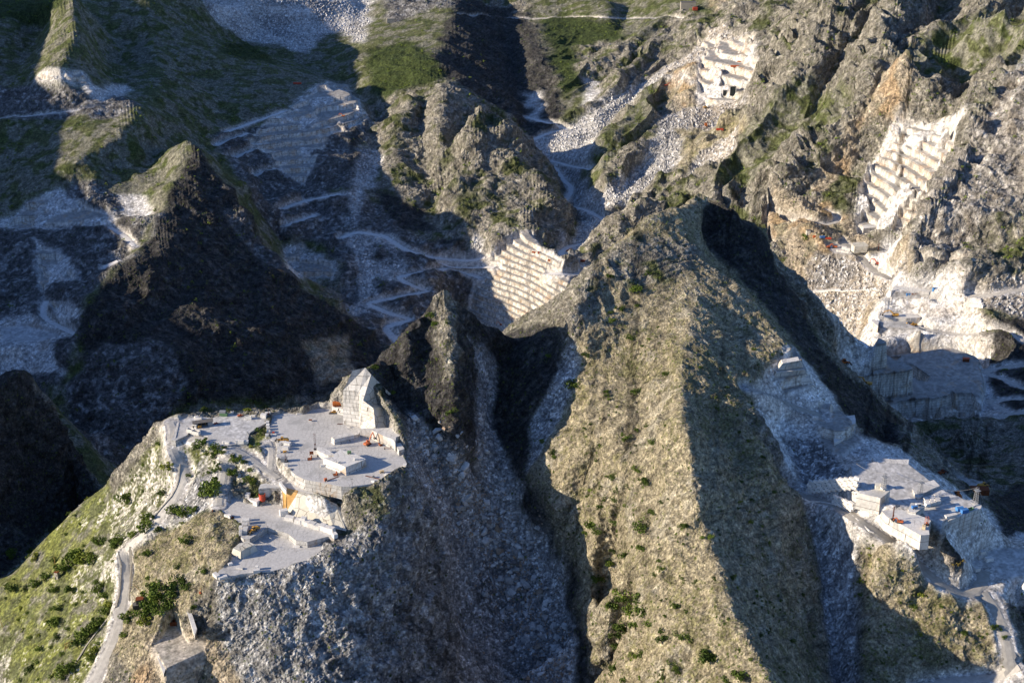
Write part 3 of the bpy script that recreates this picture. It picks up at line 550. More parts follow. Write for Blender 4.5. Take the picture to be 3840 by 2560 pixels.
road('gravel_road',6,[(530,1028),(560,1040),(590,1062),(618,1080),(640,1098)],[590,588,586,584,583])
road('gravel_road',5,[(616,1090),(622,1060),(624,1030),(618,1015)],[583,586,589,590])
road('gravel_road',7.5,[(1790,1118),(1851,1140),(1918,1158),(1985,1202),(2051,1246),(2101,1289),(2168,1346),(2218,1366),(2243,1358),(2256,1335),(2262,1310)],[573,571.5,566,560,554,546,538,534,533,533,533],'dust')
road('gravel_road',7,[(2262,1360),(2290,1400),(2305,1445),(2318,1500),(2325,1568),(2330,1620)],[533,529,523,516,505,498],'dust')
road('gravel_road',6,[(2100,1580),(2200,1560),(2290,1555),(2340,1530)],[500,502,505,512],'pale')
road('wedge',7,QL(2,1,[(450,1100),(620,1160),(750,1230),(950,1290)]),None,'dust')
road('gravel_road',8,QL(2,1,[(1100,100),(1230,200),(1300,290),(1430,352)]),None,'dust')
road('gravel_road',5,QL(2,1,[(755,510),(860,535),(960,570),(1090,640)]),None,'dust')
for l in ([(2352,940),(2200,965),(2060,1000),(2190,1030),(2352,1110)],[(2352,1180),(2230,1190),(2090,1190),(2190,1240),(2352,1335)],[(2352,1395),(2260,1385),(2140,1385),(2230,1450),(2352,1555)],[(2352,430),(2250,440),(2100,470),(1980,470)],[(1600,690),(1750,720),(1950,745),(2120,710),(2200,715),(2352,780)]):
    road('gravel_road',6,QL(2,1,l),None,'pale')
road('gravel_road',6,QL(2,0,[(440,1440),(540,1460),(600,1520),(760,1560),(900,1562),(1040,1545),(1085,1510),(1000,1470)]),None,'pale')
road('gravel_road',4,QL(2,1,[(560,0),(580,90),(640,160)]),None,'dust')
for l in ([(1280,810),(1430,850),(1560,895)],[(1330,960),(1420,920),(1500,900)],[(1330,1080),(1480,1160),(1530,1250),(1600,1290),(1570,1350),(1520,1410),(1700,1450),(1850,1540)],[(1450,1110),(1600,1150),(1720,1170)]):
    road('gravel_road',8,QL(1,0,l),None,'white')
for l in ([(1850,20),(1700,100),(1520,150),(1505,210),(1640,260),(1740,300),(1600,325),(1420,318)],[(0,75),(100,30),(300,60),(450,160),(650,215),(740,275),(900,275),(1060,275)],[(740,280),(560,310),(380,345),(480,400),(600,440),(400,480),(170,525),(330,590),(485,635),(380,665),(290,690),(350,750),(395,800)],[(740,280),(960,350)],[(640,210),(880,235),(990,205)]):
    road('gravel_road',9,QL(1,1,l),None,'white')
for l in ([(1550,915),(1700,860),(1900,790),(1960,765)],[(1490,1005),(1600,960),(1700,925)],[(1570,1110),(1740,1035)],[(1730,1230),(1800,1190),(1900,1165)],[(1910,1460),(2050,1400),(2170,1370),(2352,1340)],[(1970,1560),(2170,1485)]):
    road('gravel_road',8,QL(0,0,l),None,'white')
road('gravel_road',3.5,QL(0,0,[(0,820),(210,800),(420,775),(640,750),(760,740)]),None,'white')
road('gravel_road',3.5,QL(1,0,[(760,100),(1100,130),(1400,130),(1700,125),(2000,130),(2352,130)]),None,'pale')
for l in ([(760,0),(880,70),(925,130)],[(710,275),(810,230)],[(320,510),(285,560),(300,620),(400,680),(520,735)]):
    road('gravel_road',6.5,QL(0,1,l),None,'white')
# ---------------------------------------------------------------- what the ground is made of
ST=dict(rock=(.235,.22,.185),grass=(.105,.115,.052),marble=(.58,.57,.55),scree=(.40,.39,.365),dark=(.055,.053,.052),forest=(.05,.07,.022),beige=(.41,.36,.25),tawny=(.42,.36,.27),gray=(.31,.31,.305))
WT={t:fld({t:1},.0018) for t in TYPES}
AMP=fld(dict(rock=1.15,grass=.4,marble=.25,scree=.2,dark=1.0,forest=1.0,beige=1.0,tawny=1.0,gray=1.2),.003)*(1-.97*ROADM)*(1-.97*FLOOR)*(1-.75*MASKT)
MAR=np.clip(MAR-ROADM,0,1)
# ---------------------------------------------------------------- materials
class N:
    def __init__(s,name):
        s.m=D.materials.new(name); s.m.use_nodes=True; s.t=s.m.node_tree; s.b=s.t.nodes['Principled BSDF']; s.b.inputs['Roughness'].default_value=.9; s.b.inputs['Specular IOR Level'].default_value=.15
    def n(s,ty,ins={},**kw):
        o=s.t.nodes.new(ty)
        for k,v in kw.items(): setattr(o,k,v)
        for k,v in ins.items():
            if hasattr(v,'links'): s.t.links.new(v,o.inputs[k])
            else: o.inputs[k].default_value=v
        return o
    def pos(s): return s.n('ShaderNodeNewGeometry').outputs['Position']
    def math(s,op,a,b=0,c=0): return s.n('ShaderNodeMath',{0:a,1:b,2:c},operation=op).outputs[0]
    def mix(s,f,a,b,bt='MIX'):
        o=s.n('ShaderNodeMix',data_type='RGBA',blend_type=bt)
        for i,v in ((0,f),(6,a),(7,b)):
            if hasattr(v,'links'): s.t.links.new(v,o.inputs[i])
            else: o.inputs[i].default_value=v if not isinstance(v,tuple) else (*v,1)[:4]
        return o.outputs[2]
    def ramp(s,f,st):
        o=s.n('ShaderNodeValToRGB',{0:f}); e=o.color_ramp.elements
        while len(e)<len(st): e.new(.5)
        for q,(p,c) in zip(e,st): q.position=p; q.color=(c,c,c,1) if not isinstance(c,tuple) else (*c,1)
        return o.outputs[0]
    def noise(s,sc,det=3,vec=None,rough=.55): return s.n('ShaderNodeTexNoise',{'Scale':sc,'Detail':det,'Roughness':rough,'Vector':vec if vec else s.pos()}).outputs[0]
    def bump(s,h,st,dist=1.0,nrm=None):
        d={'Height':h,'Strength':st,'Distance':dist}
        if nrm: d['Normal']=nrm
        return s.n('ShaderNodeBump',d).outputs[0]
    def out(s,col,bump=None,rough=None):
        if hasattr(col,'links'): s.t.links.new(col,s.b.inputs['Base Color'])
        else: s.b.inputs['Base Color'].default_value=(*col,1)
        if bump: s.t.links.new(bump,s.b.inputs['Normal'])
        if rough is not None: s.b.inputs['Roughness'].default_value=rough
        return s.m
def marble_nodes(g,base,sc=1.0,bw=5.0,bh=2.6):
    # cut walls: saw lines between blocks, dark and rusty water streaks; floors: saw marks, cracks, damp patches
    P=g.pos(); sp=g.n('ShaderNodeSeparateXYZ',{0:P}); nz=g.n('ShaderNodeSeparateXYZ',{0:g.n('ShaderNodeNewGeometry').outputs['True Normal']})
    side=g.math('ADD',g.math('MULTIPLY',g.math('ABSOLUTE',nz.outputs[0]),sp.outputs[1]),g.math('MULTIPLY',g.math('SUBTRACT',1.0,g.math('ABSOLUTE',nz.outputs[0])),sp.outputs[0]))
    side=g.math('ADD',side,g.math('MULTIPLY',g.noise(.05,2),6.0))
    wv=g.n('ShaderNodeCombineXYZ',{0:side,1:sp.outputs[2],2:0.0}).outputs[0]
    br=g.n('ShaderNodeTexBrick',{'Vector':wv,'Color1':(.78,.78,.78,1),'Color2':(1,1,1,1),'Mortar':(.12,.11,.10,1),'Scale':1.0,'Mortar Size':.10*sc,'Mortar Smooth':.4,'Brick Width':bw*sc,'Row Height':bh*sc},offset=.37,squash=1.0).outputs[0]
    st=g.n('ShaderNodeCombineXYZ',{0:g.math('MULTIPLY',side,1.0),1:g.math('MULTIPLY',sp.outputs[2],.09),2:0.0}).outputs[0]
    streak=g.ramp(g.noise(.55/sc,4,st,.65),[(.5,0),(.66,1)]); rust=g.ramp(g.noise(.16/sc,4,st,.6),[(.54,0),(.66,1)])
    wall=g.mix(1.0,base,br,'MULTIPLY'); wall=g.mix(g.math('MULTIPLY',streak,.55),wall,(.10,.10,.095)); wall=g.mix(g.math('MULTIPLY',rust,.5),wall,(.36,.22,.10))
    pv=g.n('ShaderNodeVectorMath',{0:g.n('ShaderNodeTexNoise',{'Scale':.1,'Detail':4,'Vector':P}).outputs['Color']},operation='SCALE'); pv.inputs['Scale'].default_value=16
    ad=g.n('ShaderNodeVectorMath',{0:P,1:pv.outputs[0]},operation='ADD').outputs[0]
    fv=g.n('ShaderNodeTexVoronoi',{'Vector':g.n('ShaderNodeMapping',{'Vector':ad,'Scale':(1,.4,1),'Rotation':(0,0,.6)}).outputs[0],'Scale':.05/sc,'Randomness':1.0},feature='DISTANCE_TO_EDGE').outputs[0]
    crack=g.math('MULTIPLY',g.ramp(fv,[(0,1),(.012,0)]),g.ramp(g.noise(.06,3),[(.45,0),(.55,1)])); damp=g.ramp(g.noise(.05/sc,6,None,.7),[(.52,0),(.64,1)]); dust=g.ramp(g.noise(.5/sc,5),[(.35,0),(.7,1)])
    wv2=g.n('ShaderNodeTexWave',{'Vector':P,'Scale':.11/sc,'Distortion':14.0,'Detail':4.0,'Detail Scale':.6}).outputs['Fac']; trk=g.math('MULTIPLY',g.ramp(wv2,[(.0,1),(.12,0)]),g.ramp(g.noise(.03,3),[(.42,0),(.58,1)]))
    fl=g.mix(g.math('MULTIPLY',crack,.6),base,(.10,.10,.10)); fl=g.mix(g.math('MULTIPLY',trk,.45),fl,(.27,.265,.25)); fl=g.mix(g.math('MULTIPLY',damp,.55),fl,(.25,.25,.24)); fl=g.mix(g.math('MULTIPLY',dust,.25),fl,(.58,.57,.55))
    up=g.ramp(g.math('ABSOLUTE',nz.outputs[2]),[(.55,0),(.75,1)])
    return g.mix(up,wall,fl)
def terrain_mat():
    g=N('mountain_ground'); at=g.n('ShaderNodeAttribute',attribute_name='col').outputs['Color']; mk=g.n('ShaderNodeAttribute',attribute_name='mk'); sp=g.n('ShaderNodeSeparateColor',{0:mk.outputs['Color']})
    P=g.pos()
    n=g.noise(.9,5,None,.7); nf=g.noise(.2,5,None,.68)
    ax=[Vector((.5,-.7,-.5)).normalized(),Vector((.7,0,.7)).normalized()]; ax.append(ax[0].cross(ax[1]))
    dt=[g.n('ShaderNodeVectorMath',{0:P,1:tuple(a)},operation='DOT_PRODUCT').outputs['Value'] for a in ax]
    sv=g.n('ShaderNodeCombineXYZ',{0:g.math('MULTIPLY',dt[0],1.0),1:g.math('MULTIPLY',dt[1],.13),2:g.math('MULTIPLY',dt[2],.13)}).outputs[0]
    strat=g.noise(.6,5,sv,.7)                                        # bedding
    c=g.mix(1.0,at,g.ramp(n,[(.28,.4),(.5,.98),(.74,1.7)]),'MULTIPLY'); c=g.mix(1.0,c,g.ramp(nf,[(.3,.6),(.5,1.0),(.7,1.45)]),'MULTIPLY')
    c=g.mix(.5,c,g.mix(1.0,c,g.ramp(strat,[(.36,.35),(.46,1.0),(.7,1.25)]),'MULTIPLY'))
    vo=g.n('ShaderNodeTexVoronoi',{'Vector':P,'Scale':.55,'Randomness':1.0}).outputs[0]
    c=g.mix(.5,c,g.mix(1.0,c,g.ramp(vo,[(.1,1.3),(.85,.5)]),'MULTIPLY'))
    def tufts(sc,thr,dens):
        v=g.n('ShaderNodeTexVoronoi',{'Vector':P,'Scale':sc,'Randomness':1.0}); d=g.ramp(g.math('ADD',v.outputs[0],g.math('MULTIPLY',g.noise(sc*5,3),.35)),[(thr,1),(thr+.08,0)])
        sel=g.n('ShaderNodeSeparateColor',{0:v.outputs['Color']}).outputs[0]; lim=g.math('MULTIPLY',g.math('ADD',sp.outputs[2],g.math('MULTIPLY',g.math('SUBTRACT',g.noise(.03,3),.5),1.2)),dens)
        return g.math('MULTIPLY',d,g.math('LESS_THAN',sel,lim)),v.outputs['Color']
    for sc,thr,dn in ((.75,.40,.75),(.33,.42,.42)):
        t,vc=tufts(sc,thr,dn); gc=g.mix(g.n('ShaderNodeSeparateColor',{0:vc}).outputs[1],(.05,.068,.018),(.13,.155,.045)); c=g.mix(t,c,gc)
    mb=marble_nodes(g,at); c=g.mix(sp.outputs[0],c,mb)
    h=g.math('ADD',g.math('MULTIPLY',g.noise(.35,6,None,.72),3.4),g.math('ADD',g.math('MULTIPLY',vo,-.7),g.math('MULTIPLY',strat,.9)))
    b=g.bump(h,g.mix(sp.outputs[0],sp.outputs[1],(.08,.08,.08)),1.0)
    return g.out(c,b)
# ---------------------------------------------------------------- solid noise: table look-ups in three dimensions
_rt=np.random.RandomState(5).rand(64*64*64).astype(np.float32)
_rot=[np.linalg.qr(np.random.RandomState(k).randn(3,3))[0].astype(np.float32) for k in range(16)]
def v3(P,wl,k=0):
    Q=(P@_rot[k])/wl+k*17.3+4096; i=np.floor(Q); f=(Q-i).astype(np.float32); f=f*f*(3-2*f); i=i.astype(np.int32)
    x0=(i[...,0]&63)<<12; x1=((i[...,0]+1)&63)<<12; y0=(i[...,1]&63)<<6; y1=((i[...,1]+1)&63)<<6; z0=i[...,2]&63; z1=(i[...,2]+1)&63
    fx,fy,fz=f[...,0],f[...,1],f[...,2]
    def e(x,y): a=_rt[x|y|z0]; return a+(_rt[x|y|z1]-a)*fz
    a=e(x0,y0); a=a+(e(x0,y1)-a)*fy; b=e(x1,y0); b=b+(e(x1,y1)-b)*fy
    return a+(b-a)*fx
def c3n(P,wl,k=0):      # one value per cell
    i=np.floor((P@_rot[k])/wl+k*31.7+4096).astype(np.int32); return _rt[((i[...,0]&63)<<12)|((i[...,1]&63)<<6)|(i[...,2]&63)]
AX=np.array((.5,-.7,-.5),np.float32); AX/=np.linalg.norm(AX)
def mixc(c,d,m): m=np.clip(m,0,1)[...,None]; return c*(1-m)+np.array(d,np.float32)*m
def sst(x,lo,hi): x=np.clip((x-lo)/(hi-lo),0,1); return x*x*(3-2*x)
def build_terrain(Z):
    Yr=YY[0]; t=(CAMZ-Z)/YY; dt=np.diff(t,axis=1); met=np.where(dt<0,np.abs(dt),np.abs(dt)*.25)+.0002
    met=blur1(met,2.0,0); c=np.concatenate([np.zeros((NA,1),np.float32),np.cumsum(met,axis=1)],axis=1); c/=c[:,-1:]
    g=np.linspace(0,1,NROW); jl=np.arange(NL)
    ch=[Z,AMP,MAR,ROADM,FLOOR,MASKT,SL,STK,HBR,BWR]+[WT[t] for t in TYPES]
    G=np.zeros((len(ch),NA,NROW),np.float32); Yg=np.zeros((NA,NROW),np.float32)
    for i in range(NA):
        j=np.interp(g,c[i],jl); Yg[i]=np.interp(j,jl,Yr); j0=np.minimum(j.astype(np.int32),NL-2); fr=(j-j0).astype(np.float32)
        for q,A in enumerate(ch): r=A[i]; G[q,i]=r[j0]*(1-fr)+r[j0+1]*fr
    V=np.stack([AA[:,None]*Yg,Yg,G[0]],-1).astype(np.float32)
    du=np.gradient(V,axis=0); dv=np.gradient(V,axis=1); n=np.cross(du,dv); n/=np.linalg.norm(n,axis=2,keepdims=True)+1e-9
    n0=np.abs(n[...,2]).copy()
    for q in range(3): n[...,q]=blur1(blur1(n[...,q],2.5,0),4,1)
    n/=np.linalg.norm(n,axis=2,keepdims=True)+1e-9; n*=np.sign(n[...,2:3]+1e-9)
    COLR=np.zeros((NA,NROW,3),np.float32); ATT=np.zeros((NA,NROW,3),np.float32)
    for a in range(0,NA,80):
        s=slice(a,a+80); P=V[s]; Y=P[...,1]; amp=G[1,s]; mar,road,floor,mt,sl,stk,hb,bwd=G[2,s],G[3,s],G[4,s],G[5,s],G[6,s],G[7,s],np.maximum(G[8,s],1),G[9,s]; w={t:G[10+k,s] for k,t in enumerate(TYPES)}
        nz=n[s][...,2]; st=np.clip(1.25-nz*.75,.4,1.2); near=sst(Y,900,1150)
        d=0; px=Y*.0008
        for k,(wl,wn,wf) in enumerate(((56,.25,1.0),(26,.5,1.0),(12,1,1),(5.5,1,1),(2.6,1,1),(1.3,1,1))):
            v=v3(P,wl,k); r=1-np.abs(2*v-1); d=d+(r-.62)*wl*(.27 if k<2 else .36)*(wn+(wf-wn)*near)*sst(wl,px*.8,px*2.6)
        d=d*amp*st
        cr=w['rock']+w['gray']+w['tawny']+.7*w['dark']+.4*w['beige']
        wp=P+ (v3(P,5,7)[...,None]-.5)*3
        sc=np.where(Y<1120,1.0,1.7)[...,None].astype(np.float32)
        blk=c3n(wp/sc,3.6,8)*1.1+c3n(wp/sc,1.5,9)*.6; d=d+(blk-.85)*sc[...,0]*cr*st*(1-road)*(1-floor)*(1-mt)*.8
        sd=(P@AX)+v3(P,30,10)*8; b1=_rt[(np.floor(sd/3.2).astype(np.int32)&4095)]; b2=_rt[(np.floor(sd/1.1).astype(np.int32)&4095)+5000]
        d=d+(b1*.9+b2*.45-.65)*(cr+.08*w['grass'])*(1-road)*(1-floor)*(1-mt)*sst(v3(P,40,11),.35,.6)*.9
        # boulders on the scree
        bw=np.clip(w['scree']+.5*w['gray']*(near<.5),0,1)*(1-road)*(1-floor)*(1-mt)
        bc=c3n(P+(v3(P,2.2,12)[...,None]-.5)*1.6,2.6,13); bc2=c3n(P+(v3(P,1.5,14)[...,None]-.5),1.2,15); bs=sst(bc,.78,.9); d=d+bw*(bs*1.0+sst(bc2,.6,.9)*.4)*np.clip(Y/900,.8,1.6)
        V[s]=P+n[s]*d[...,None]
        # colour
        h1=v3(P/sc,1.4,2); h2=v3(P/sc,3.1,3); h3=v3(P/sc,7.5,4); h4=v3(P,45,5); h5=v3(P,16,6)
        c=sum(w[t][...,None]*np.array(ST[t],np.float32) for t in TYPES)/ (sum(w.values())[...,None]+1e-6)
        gent=sst(nz,.62,.85); nr=n0[s]
        c=mixc(c,(.09,.105,.035),(w['rock']+.5*w['tawny'])*gent*sst(h3+.6*h4,.78,1.05)*.8)
        c=mixc(c,(.38,.355,.30),w['rock']*sst(h2+.5*h5,.7,1.0)*.6); c=mixc(c,(.08,.095,.032),w['rock']*sst(h4+.5*h3,.85,1.05)*.75*gent)
        c=mixc(c,(.44,.29,.15),np.clip(w['tawny']+w['marble']*.7,0,1)*sst(h5+.7*h4,.95,1.25)*.55)
        c=mixc(c,(.06,.082,.02),w['grass']*sst(h3+.5*h4+.2*h1,.85,1.15)*.7)
        c=mixc(c,(.21,.20,.17),w['grass']*sst(h5+.5*h2,.62,.9)*.75)
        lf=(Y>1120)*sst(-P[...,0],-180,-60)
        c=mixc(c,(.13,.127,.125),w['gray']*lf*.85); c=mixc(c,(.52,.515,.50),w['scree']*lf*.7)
        fgm=(Y<1000)*(P[...,0]<0)*1.0
        c=mixc(c,(.17,.185,.045),w['grass']*fgm*sst(h3+.3*h1,.5,.85)*.8)
        c=mixc(c,(.46,.44,.40),w['grass']*fgm*sst(h4*.9+.45*h3+.35*h1,.86,1.02)*.9)
        c=mixc(c,(.42,.395,.33),w['beige']*sst(h5+.5*h2,.85,1.1)*.5)
        c=mixc(c,(.15,.145,.06),w['beige']*sst(h1+.7*h3+.5*h4,1.15,1.4)*.75); c=mixc(c,(.17,.155,.115),w['beige']*sst(b1*.7+.3*b2,.62,.8)*.45)
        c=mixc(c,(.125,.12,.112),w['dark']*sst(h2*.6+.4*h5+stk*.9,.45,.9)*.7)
        c=mixc(c,(.50,.50,.49),w['gray']*sst(h2+.5*h5+.25*h1,.92,1.15)*(.8-.35*lf))
        c=mixc(c,(.11,.105,.10),w['gray']*sst(h3+.6*h4,.85,1.1)*.75)
        c=mixc(c,(.25,.255,.265),w['scree']*(Y<1000)*.75)
        c=mixc(c,(.36,.30,.22),(w['scree']+.5*w['gray']*(P[...,1]<1700))*(Y>1100)*sst(P[...,0],230,330)*.75)
        c=mixc(c,(.28,.275,.265),w['scree']*sst(h2+.3*h1,.6,.9)*.6)
        c=mixc(c,(.15,.15,.152),w['scree']*(1-floor)*sst(h4+.4*h5,.72,.95)*.6)
        c=mixc(c,(.70,.69,.67),bw*np.maximum(bs*sst(c3n(P,2.6,1),.35,.4),sst(bc2,.84,.9))*.8)
        c=c*(1+(w['scree']*1.1+w['gray']*.6+w['tawny']*.4)*np.clip(stk,-.45,.5)*(1-road)*(1-floor))[...,None]
        mk=np.clip(mar+.5*w['marble'],0,1)
        c=mixc(c,(.74,.72,.68),mk*sst(sl,.5,.9)*.9*(1-floor)); c=mixc(c,(.50,.495,.485),np.maximum(floor*mar,mk*sst(nz,.75,.95)*.6)); c=mixc(c,(.78,.74,.66),mt*.9); fz=(P[...,2]/hb)%1; kz=np.floor(P[...,2]/hb).astype(np.int32); tread=1-sst(np.minimum(fz,1-fz),.05,.13); seam=((P[...,0]+.35*Y)/bwd+_rt[kz&4095]*3+v3(P,9,3)*.12)%1
        c=mixc(c,(.60,.53,.44),mt*sst(_rt[(np.floor((P[...,0]+.35*Y)/bwd+_rt[kz&4095]*3).astype(np.int32)*37+kz*11)&4095],.72,.9)*.6); c=mixc(c,(.20,.18,.155),mt*(1-sst(np.minimum(seam,1-seam)*bwd,.35,.9))*.6); c=mixc(c,(.27,.26,.24),mt*tread*.9); c=mixc(c,(.40,.25,.13),mt*sst(h2+.6*h5,1.0,1.15)*.5)
        c=mixc(c,(.52,.50,.47),road)
        g1=c3n(P/sc,1.5,6); g2=c3n(P/sc,.9,1); kk=(1-floor)*(1-road)*(1-.6*mt)
        c=c*(.55+.9*h1)[...,None]*(.75+.5*h2)[...,None]*(1+kk*(.55*(g1-.5)+.35*(g2-.5)))[...,None]
        COLR[s]=np.clip(c,.01,.85)
        tf=(.5*w['rock']+.6*w['grass']+.25*w['grass']*fgm+.04*w['scree']+.4*w['dark']+w['forest']+.38*w['beige']+.2*w['tawny']+.22*w['gray'])*(1-road)*(1-mar)
        ATT[s]=np.stack([mar,np.clip(amp*1.1,.12,1),tf],-1)
    nn=NA*NROW; me=D.meshes.new('terrain'); me.vertices.add(nn); me.vertices.foreach_set('co',V.reshape(-1))
    idx=np.arange(nn,dtype=np.int32).reshape(NA,NROW)
    q=np.stack([idx[:-1,:-1],idx[1:,:-1],idx[1:,1:],idx[:-1,1:]],-1).reshape(-1)
    nf=len(q)//4; me.loops.add(nf*4); me.loops.foreach_set('vertex_index',q); me.polygons.add(nf)
    me.polygons.foreach_set('loop_start',np.arange(0,nf*4,4,dtype=np.int32)); me.polygons.foreach_set('loop_total',np.full(nf,4,np.int32))
    me.polygons.foreach_set('use_smooth',np.zeros(nf,bool)); me.update(calc_edges=True)
    for k,a in (('col',COLR),('mk',ATT)):
        at=me.attributes.new(k,'FLOAT_COLOR','POINT'); b=np.ones((nn,4),np.float32); b[:,:3]=a.reshape(nn,3); at.data.foreach_set('color',b.reshape(-1))
    o=D.objects.new('terrain',me); COL.objects.link(o); o['kind']='structure'; return o,V
TER_OB,GV=build_terrain(Z)
TM=terrain_mat(); TER_OB.data.materials.append(TM)
gw=N('west_slope'); WEST.data.materials.append(gw.out((.12,.13,.08)))
RC=dict(gravel=(.50,.48,.44),dust=(.40,.38,.34),pale=(.50,.48,.44),white=(.70,.69,.67))
def road_mat(k):
    g=N('road_'+k); P=g.pos(); n=g.noise(.35,5); c=g.mix(g.ramp(n,[(.3,0),(.7,1)]),tuple(v*.78 for v in RC[k]),tuple(v*1.1 for v in RC[k])); return g.out(c,g.bump(g.noise(2.0,4),.35,.3))
RM={k:road_mat(k) for k in RC}
for name,w,P,col in ROADS:
    P=np.array(P); T=np.gradient(P[:,:2],axis=0); T/=np.linalg.norm(T,axis=1)[:,None]+1e-9; Nn=np.stack([-T[:,1],T[:,0]],1)
    rg=random.Random(len(P)); V=[];Fc=[]
    for i,p in enumerate(P):
        for k in (-.5,-.25,0,.25,.5):
            ww=w*(k+(rg.uniform(-.12,.1) if abs(k)==.5 else 0)); V.append((p[0]+Nn[i,0]*ww,p[1]+Nn[i,1]*ww,p[2]+.08-(abs(k)==.5)*.25))
        if i and math.dist(P[i][:2],P[i-1][:2])<55:
            for k in range(4): a=(i-1)*5+k; Fc.append((a,a+5,a+6,a+1))
    me=D.meshes.new(name); me.from_pydata(V,[],Fc); oo=D.objects.new(name,me); COL.objects.link(oo); oo['kind']='structure'; me.materials.append(RM[col])
print('terrain',time.time()-T0)
# ================================================================ objects
C=COL
def tag(o,label=None,cat=None,group=None,kind=None):
    if label: o['label']=label
    if cat: o['category']=cat
    if group: o['group']=group
    if kind: o['kind']=kind
    return o
def thing(name,label,cat,loc=(0,0,0),rz=0,group=None):
    o=D.objects.new(name,None); C.objects.link(o); o.location=loc; o.rotation_euler=(0,0,rz); o.empty_display_size=.5
    return tag(o,label,cat,group)
class MB:
    def __init__(s): s.v=[]; s.f=[]
    def add(s,V,Fc):
        b=len(s.v); s.v+=[tuple(p) for p in V]; s.f+=[tuple(b+i for i in f) for f in Fc]; return s
    def box(s,c,d,rz=0,taper=1.0,jit=0,rg=None,M=None):
        V=[]
        for z in (-.5,.5):
            k=taper if z>0 else 1
            for x,y in ((-.5,-.5),(.5,-.5),(.5,.5),(-.5,.5)):
                p=Vector((x*d[0]*k,y*d[1]*k,z*d[2]))
                if jit: p+=Vector((rg.uniform(-jit,jit),rg.uniform(-jit,jit),rg.uniform(-jit,jit)))
                if M: p=M@p
                cs,sn=math.cos(rz),math.sin(rz); V.append((c[0]+p.x*cs-p.y*sn,c[1]+p.x*sn+p.y*cs,c[2]+p.z))
        return s.add(V,[(3,2,1,0),(4,5,6,7),(0,1,5,4),(1,2,6,5),(2,3,7,6),(3,0,4,7)])
    def tube(s,p0,p1,r0,r1=None,n=10,cap=True):
        r1=r0 if r1 is None else r1; p0=Vector(p0); p1=Vector(p1); d=(p1-p0).normalized(); a=d.orthogonal().normalized(); b=d.cross(a)
        V=[p+ (a*math.cos(t)+b*math.sin(t))*r for p,r in ((p0,r0),(p1,r1)) for t in [6.28318*k/n for k in range(n)]]
        Fc=[(k,(k+1)%n,n+(k+1)%n,n+k) for k in range(n)]
        if cap: Fc+=[tuple(reversed(range(n))),tuple(range(n,2*n))]
        return s.add(V,Fc)
    def bar(s,p0,p1,w,h=None):
        p0=Vector(p0); p1=Vector(p1); d=(p1-p0); L_=d.length; d/=L_; u=Vector((0,0,1)) if abs(d.z)<.9 else Vector((1,0,0)); a=d.cross(u).normalized(); b=a.cross(d); h=h or w
        V=[p+a*x*w/2+b*y*h/2 for p in (p0,p1) for x,y in ((-1,-1),(1,-1),(1,1),(-1,1))]
        return s.add(V,[(3,2,1,0),(4,5,6,7),(0,1,5,4),(1,2,6,5),(2,3,7,6),(3,0,4,7)])
    def prism(s,poly,z0,z1,flare=0):
        n=len(poly); cx=sum(p[0] for p in poly)/n; cy=sum(p[1] for p in poly)/n
        A=sum(poly[i][0]*poly[(i+1)%n][1]-poly[(i+1)%n][0]*poly[i][1] for i in range(n))
        if A<0: poly=poly[::-1]
        lo=[]
        for x,y in poly:
            r=math.hypot(x-cx,y-cy)+1e-6; lo.append((x+(x-cx)/r*flare,y+(y-cy)/r*flare,z0))
        return s.add(lo+[(x,y,z1) for x,y in poly],[tuple(reversed(range(n))),tuple(range(n,2*n))]+[(k,(k+1)%n,n+(k+1)%n,n+k) for k in range(n)])
    def side(s,pts,y0,y1):   # outline in xz extruded along y
        n=len(pts); V=[(x,y0,z) for x,z in pts]+[(x,y1,z) for x,z in pts]
        A=sum(pts[i][0]*pts[(i+1)%n][1]-pts[(i+1)%n][0]*pts[i][1] for i in range(n))
        Fc=[tuple(range(n)),tuple(reversed(range(n,2*n)))]+[((k+1)%n,k,n+k,n+(k+1)%n) for k in range(n)]
        if A<0: Fc=[tuple(reversed(f)) for f in Fc]
        return s.add(V,Fc)
    def build(s,name,mat,parent=None,bevel=0,smooth=False):
        me=D.meshes.new(name); me.from_pydata(s.v,[],s.f); me.update(); o=D.objects.new(name,me); C.objects.link(o)
        if parent: o.parent=parent
        me.materials.append(mat)
        if smooth: me.polygons.foreach_set('use_smooth',[True]*len(me.polygons))
        if bevel: m=o.modifiers.new('b','BEVEL'); m.width=bevel; m.segments=1; m.limit_method='ANGLE'
        return o
# ---- materials
def paint(name,c,rough=.5,dirt=.35,metal=0):
    g=N(name); P=g.n('ShaderNodeTexCoord').outputs['Object']; n=g.n('ShaderNodeTexNoise',{'Scale':1.6,'Detail':5,'Roughness':.65,'Vector':P}).outputs[0]
    col=g.mix(g.math('MULTIPLY',g.ramp(n,[(.45,0),(.7,1)]),dirt),tuple(c),(.23,.20,.16)); g.b.inputs['Metallic'].default_value=metal; g.b.inputs['Specular IOR Level'].default_value=.4
    return g.out(col,None,rough)
def rusty(name,c,c2):
    g=N(name); P=g.n('ShaderNodeTexCoord').outputs['Object']; n=g.n('ShaderNodeTexNoise',{'Scale':1.1,'Detail':6,'Roughness':.7,'Vector':P}).outputs[0]
    return g.out(g.mix(g.ramp(n,[(.4,0),(.62,1)]),tuple(c),tuple(c2)),None,.85)
def cut_marble(name,base,sc=1,bw=5.0,bh=2.6):
    g=N(name); n=g.noise(.6,5); b=g.mix(g.ramp(n,[(.3,0),(.7,1)]),tuple(v*.82 for v in base),tuple(min(.88,v*1.1) for v in base)); return g.out(marble_nodes(g,b,sc,bw,bh),g.bump(g.noise(.9,6),.25,.5))
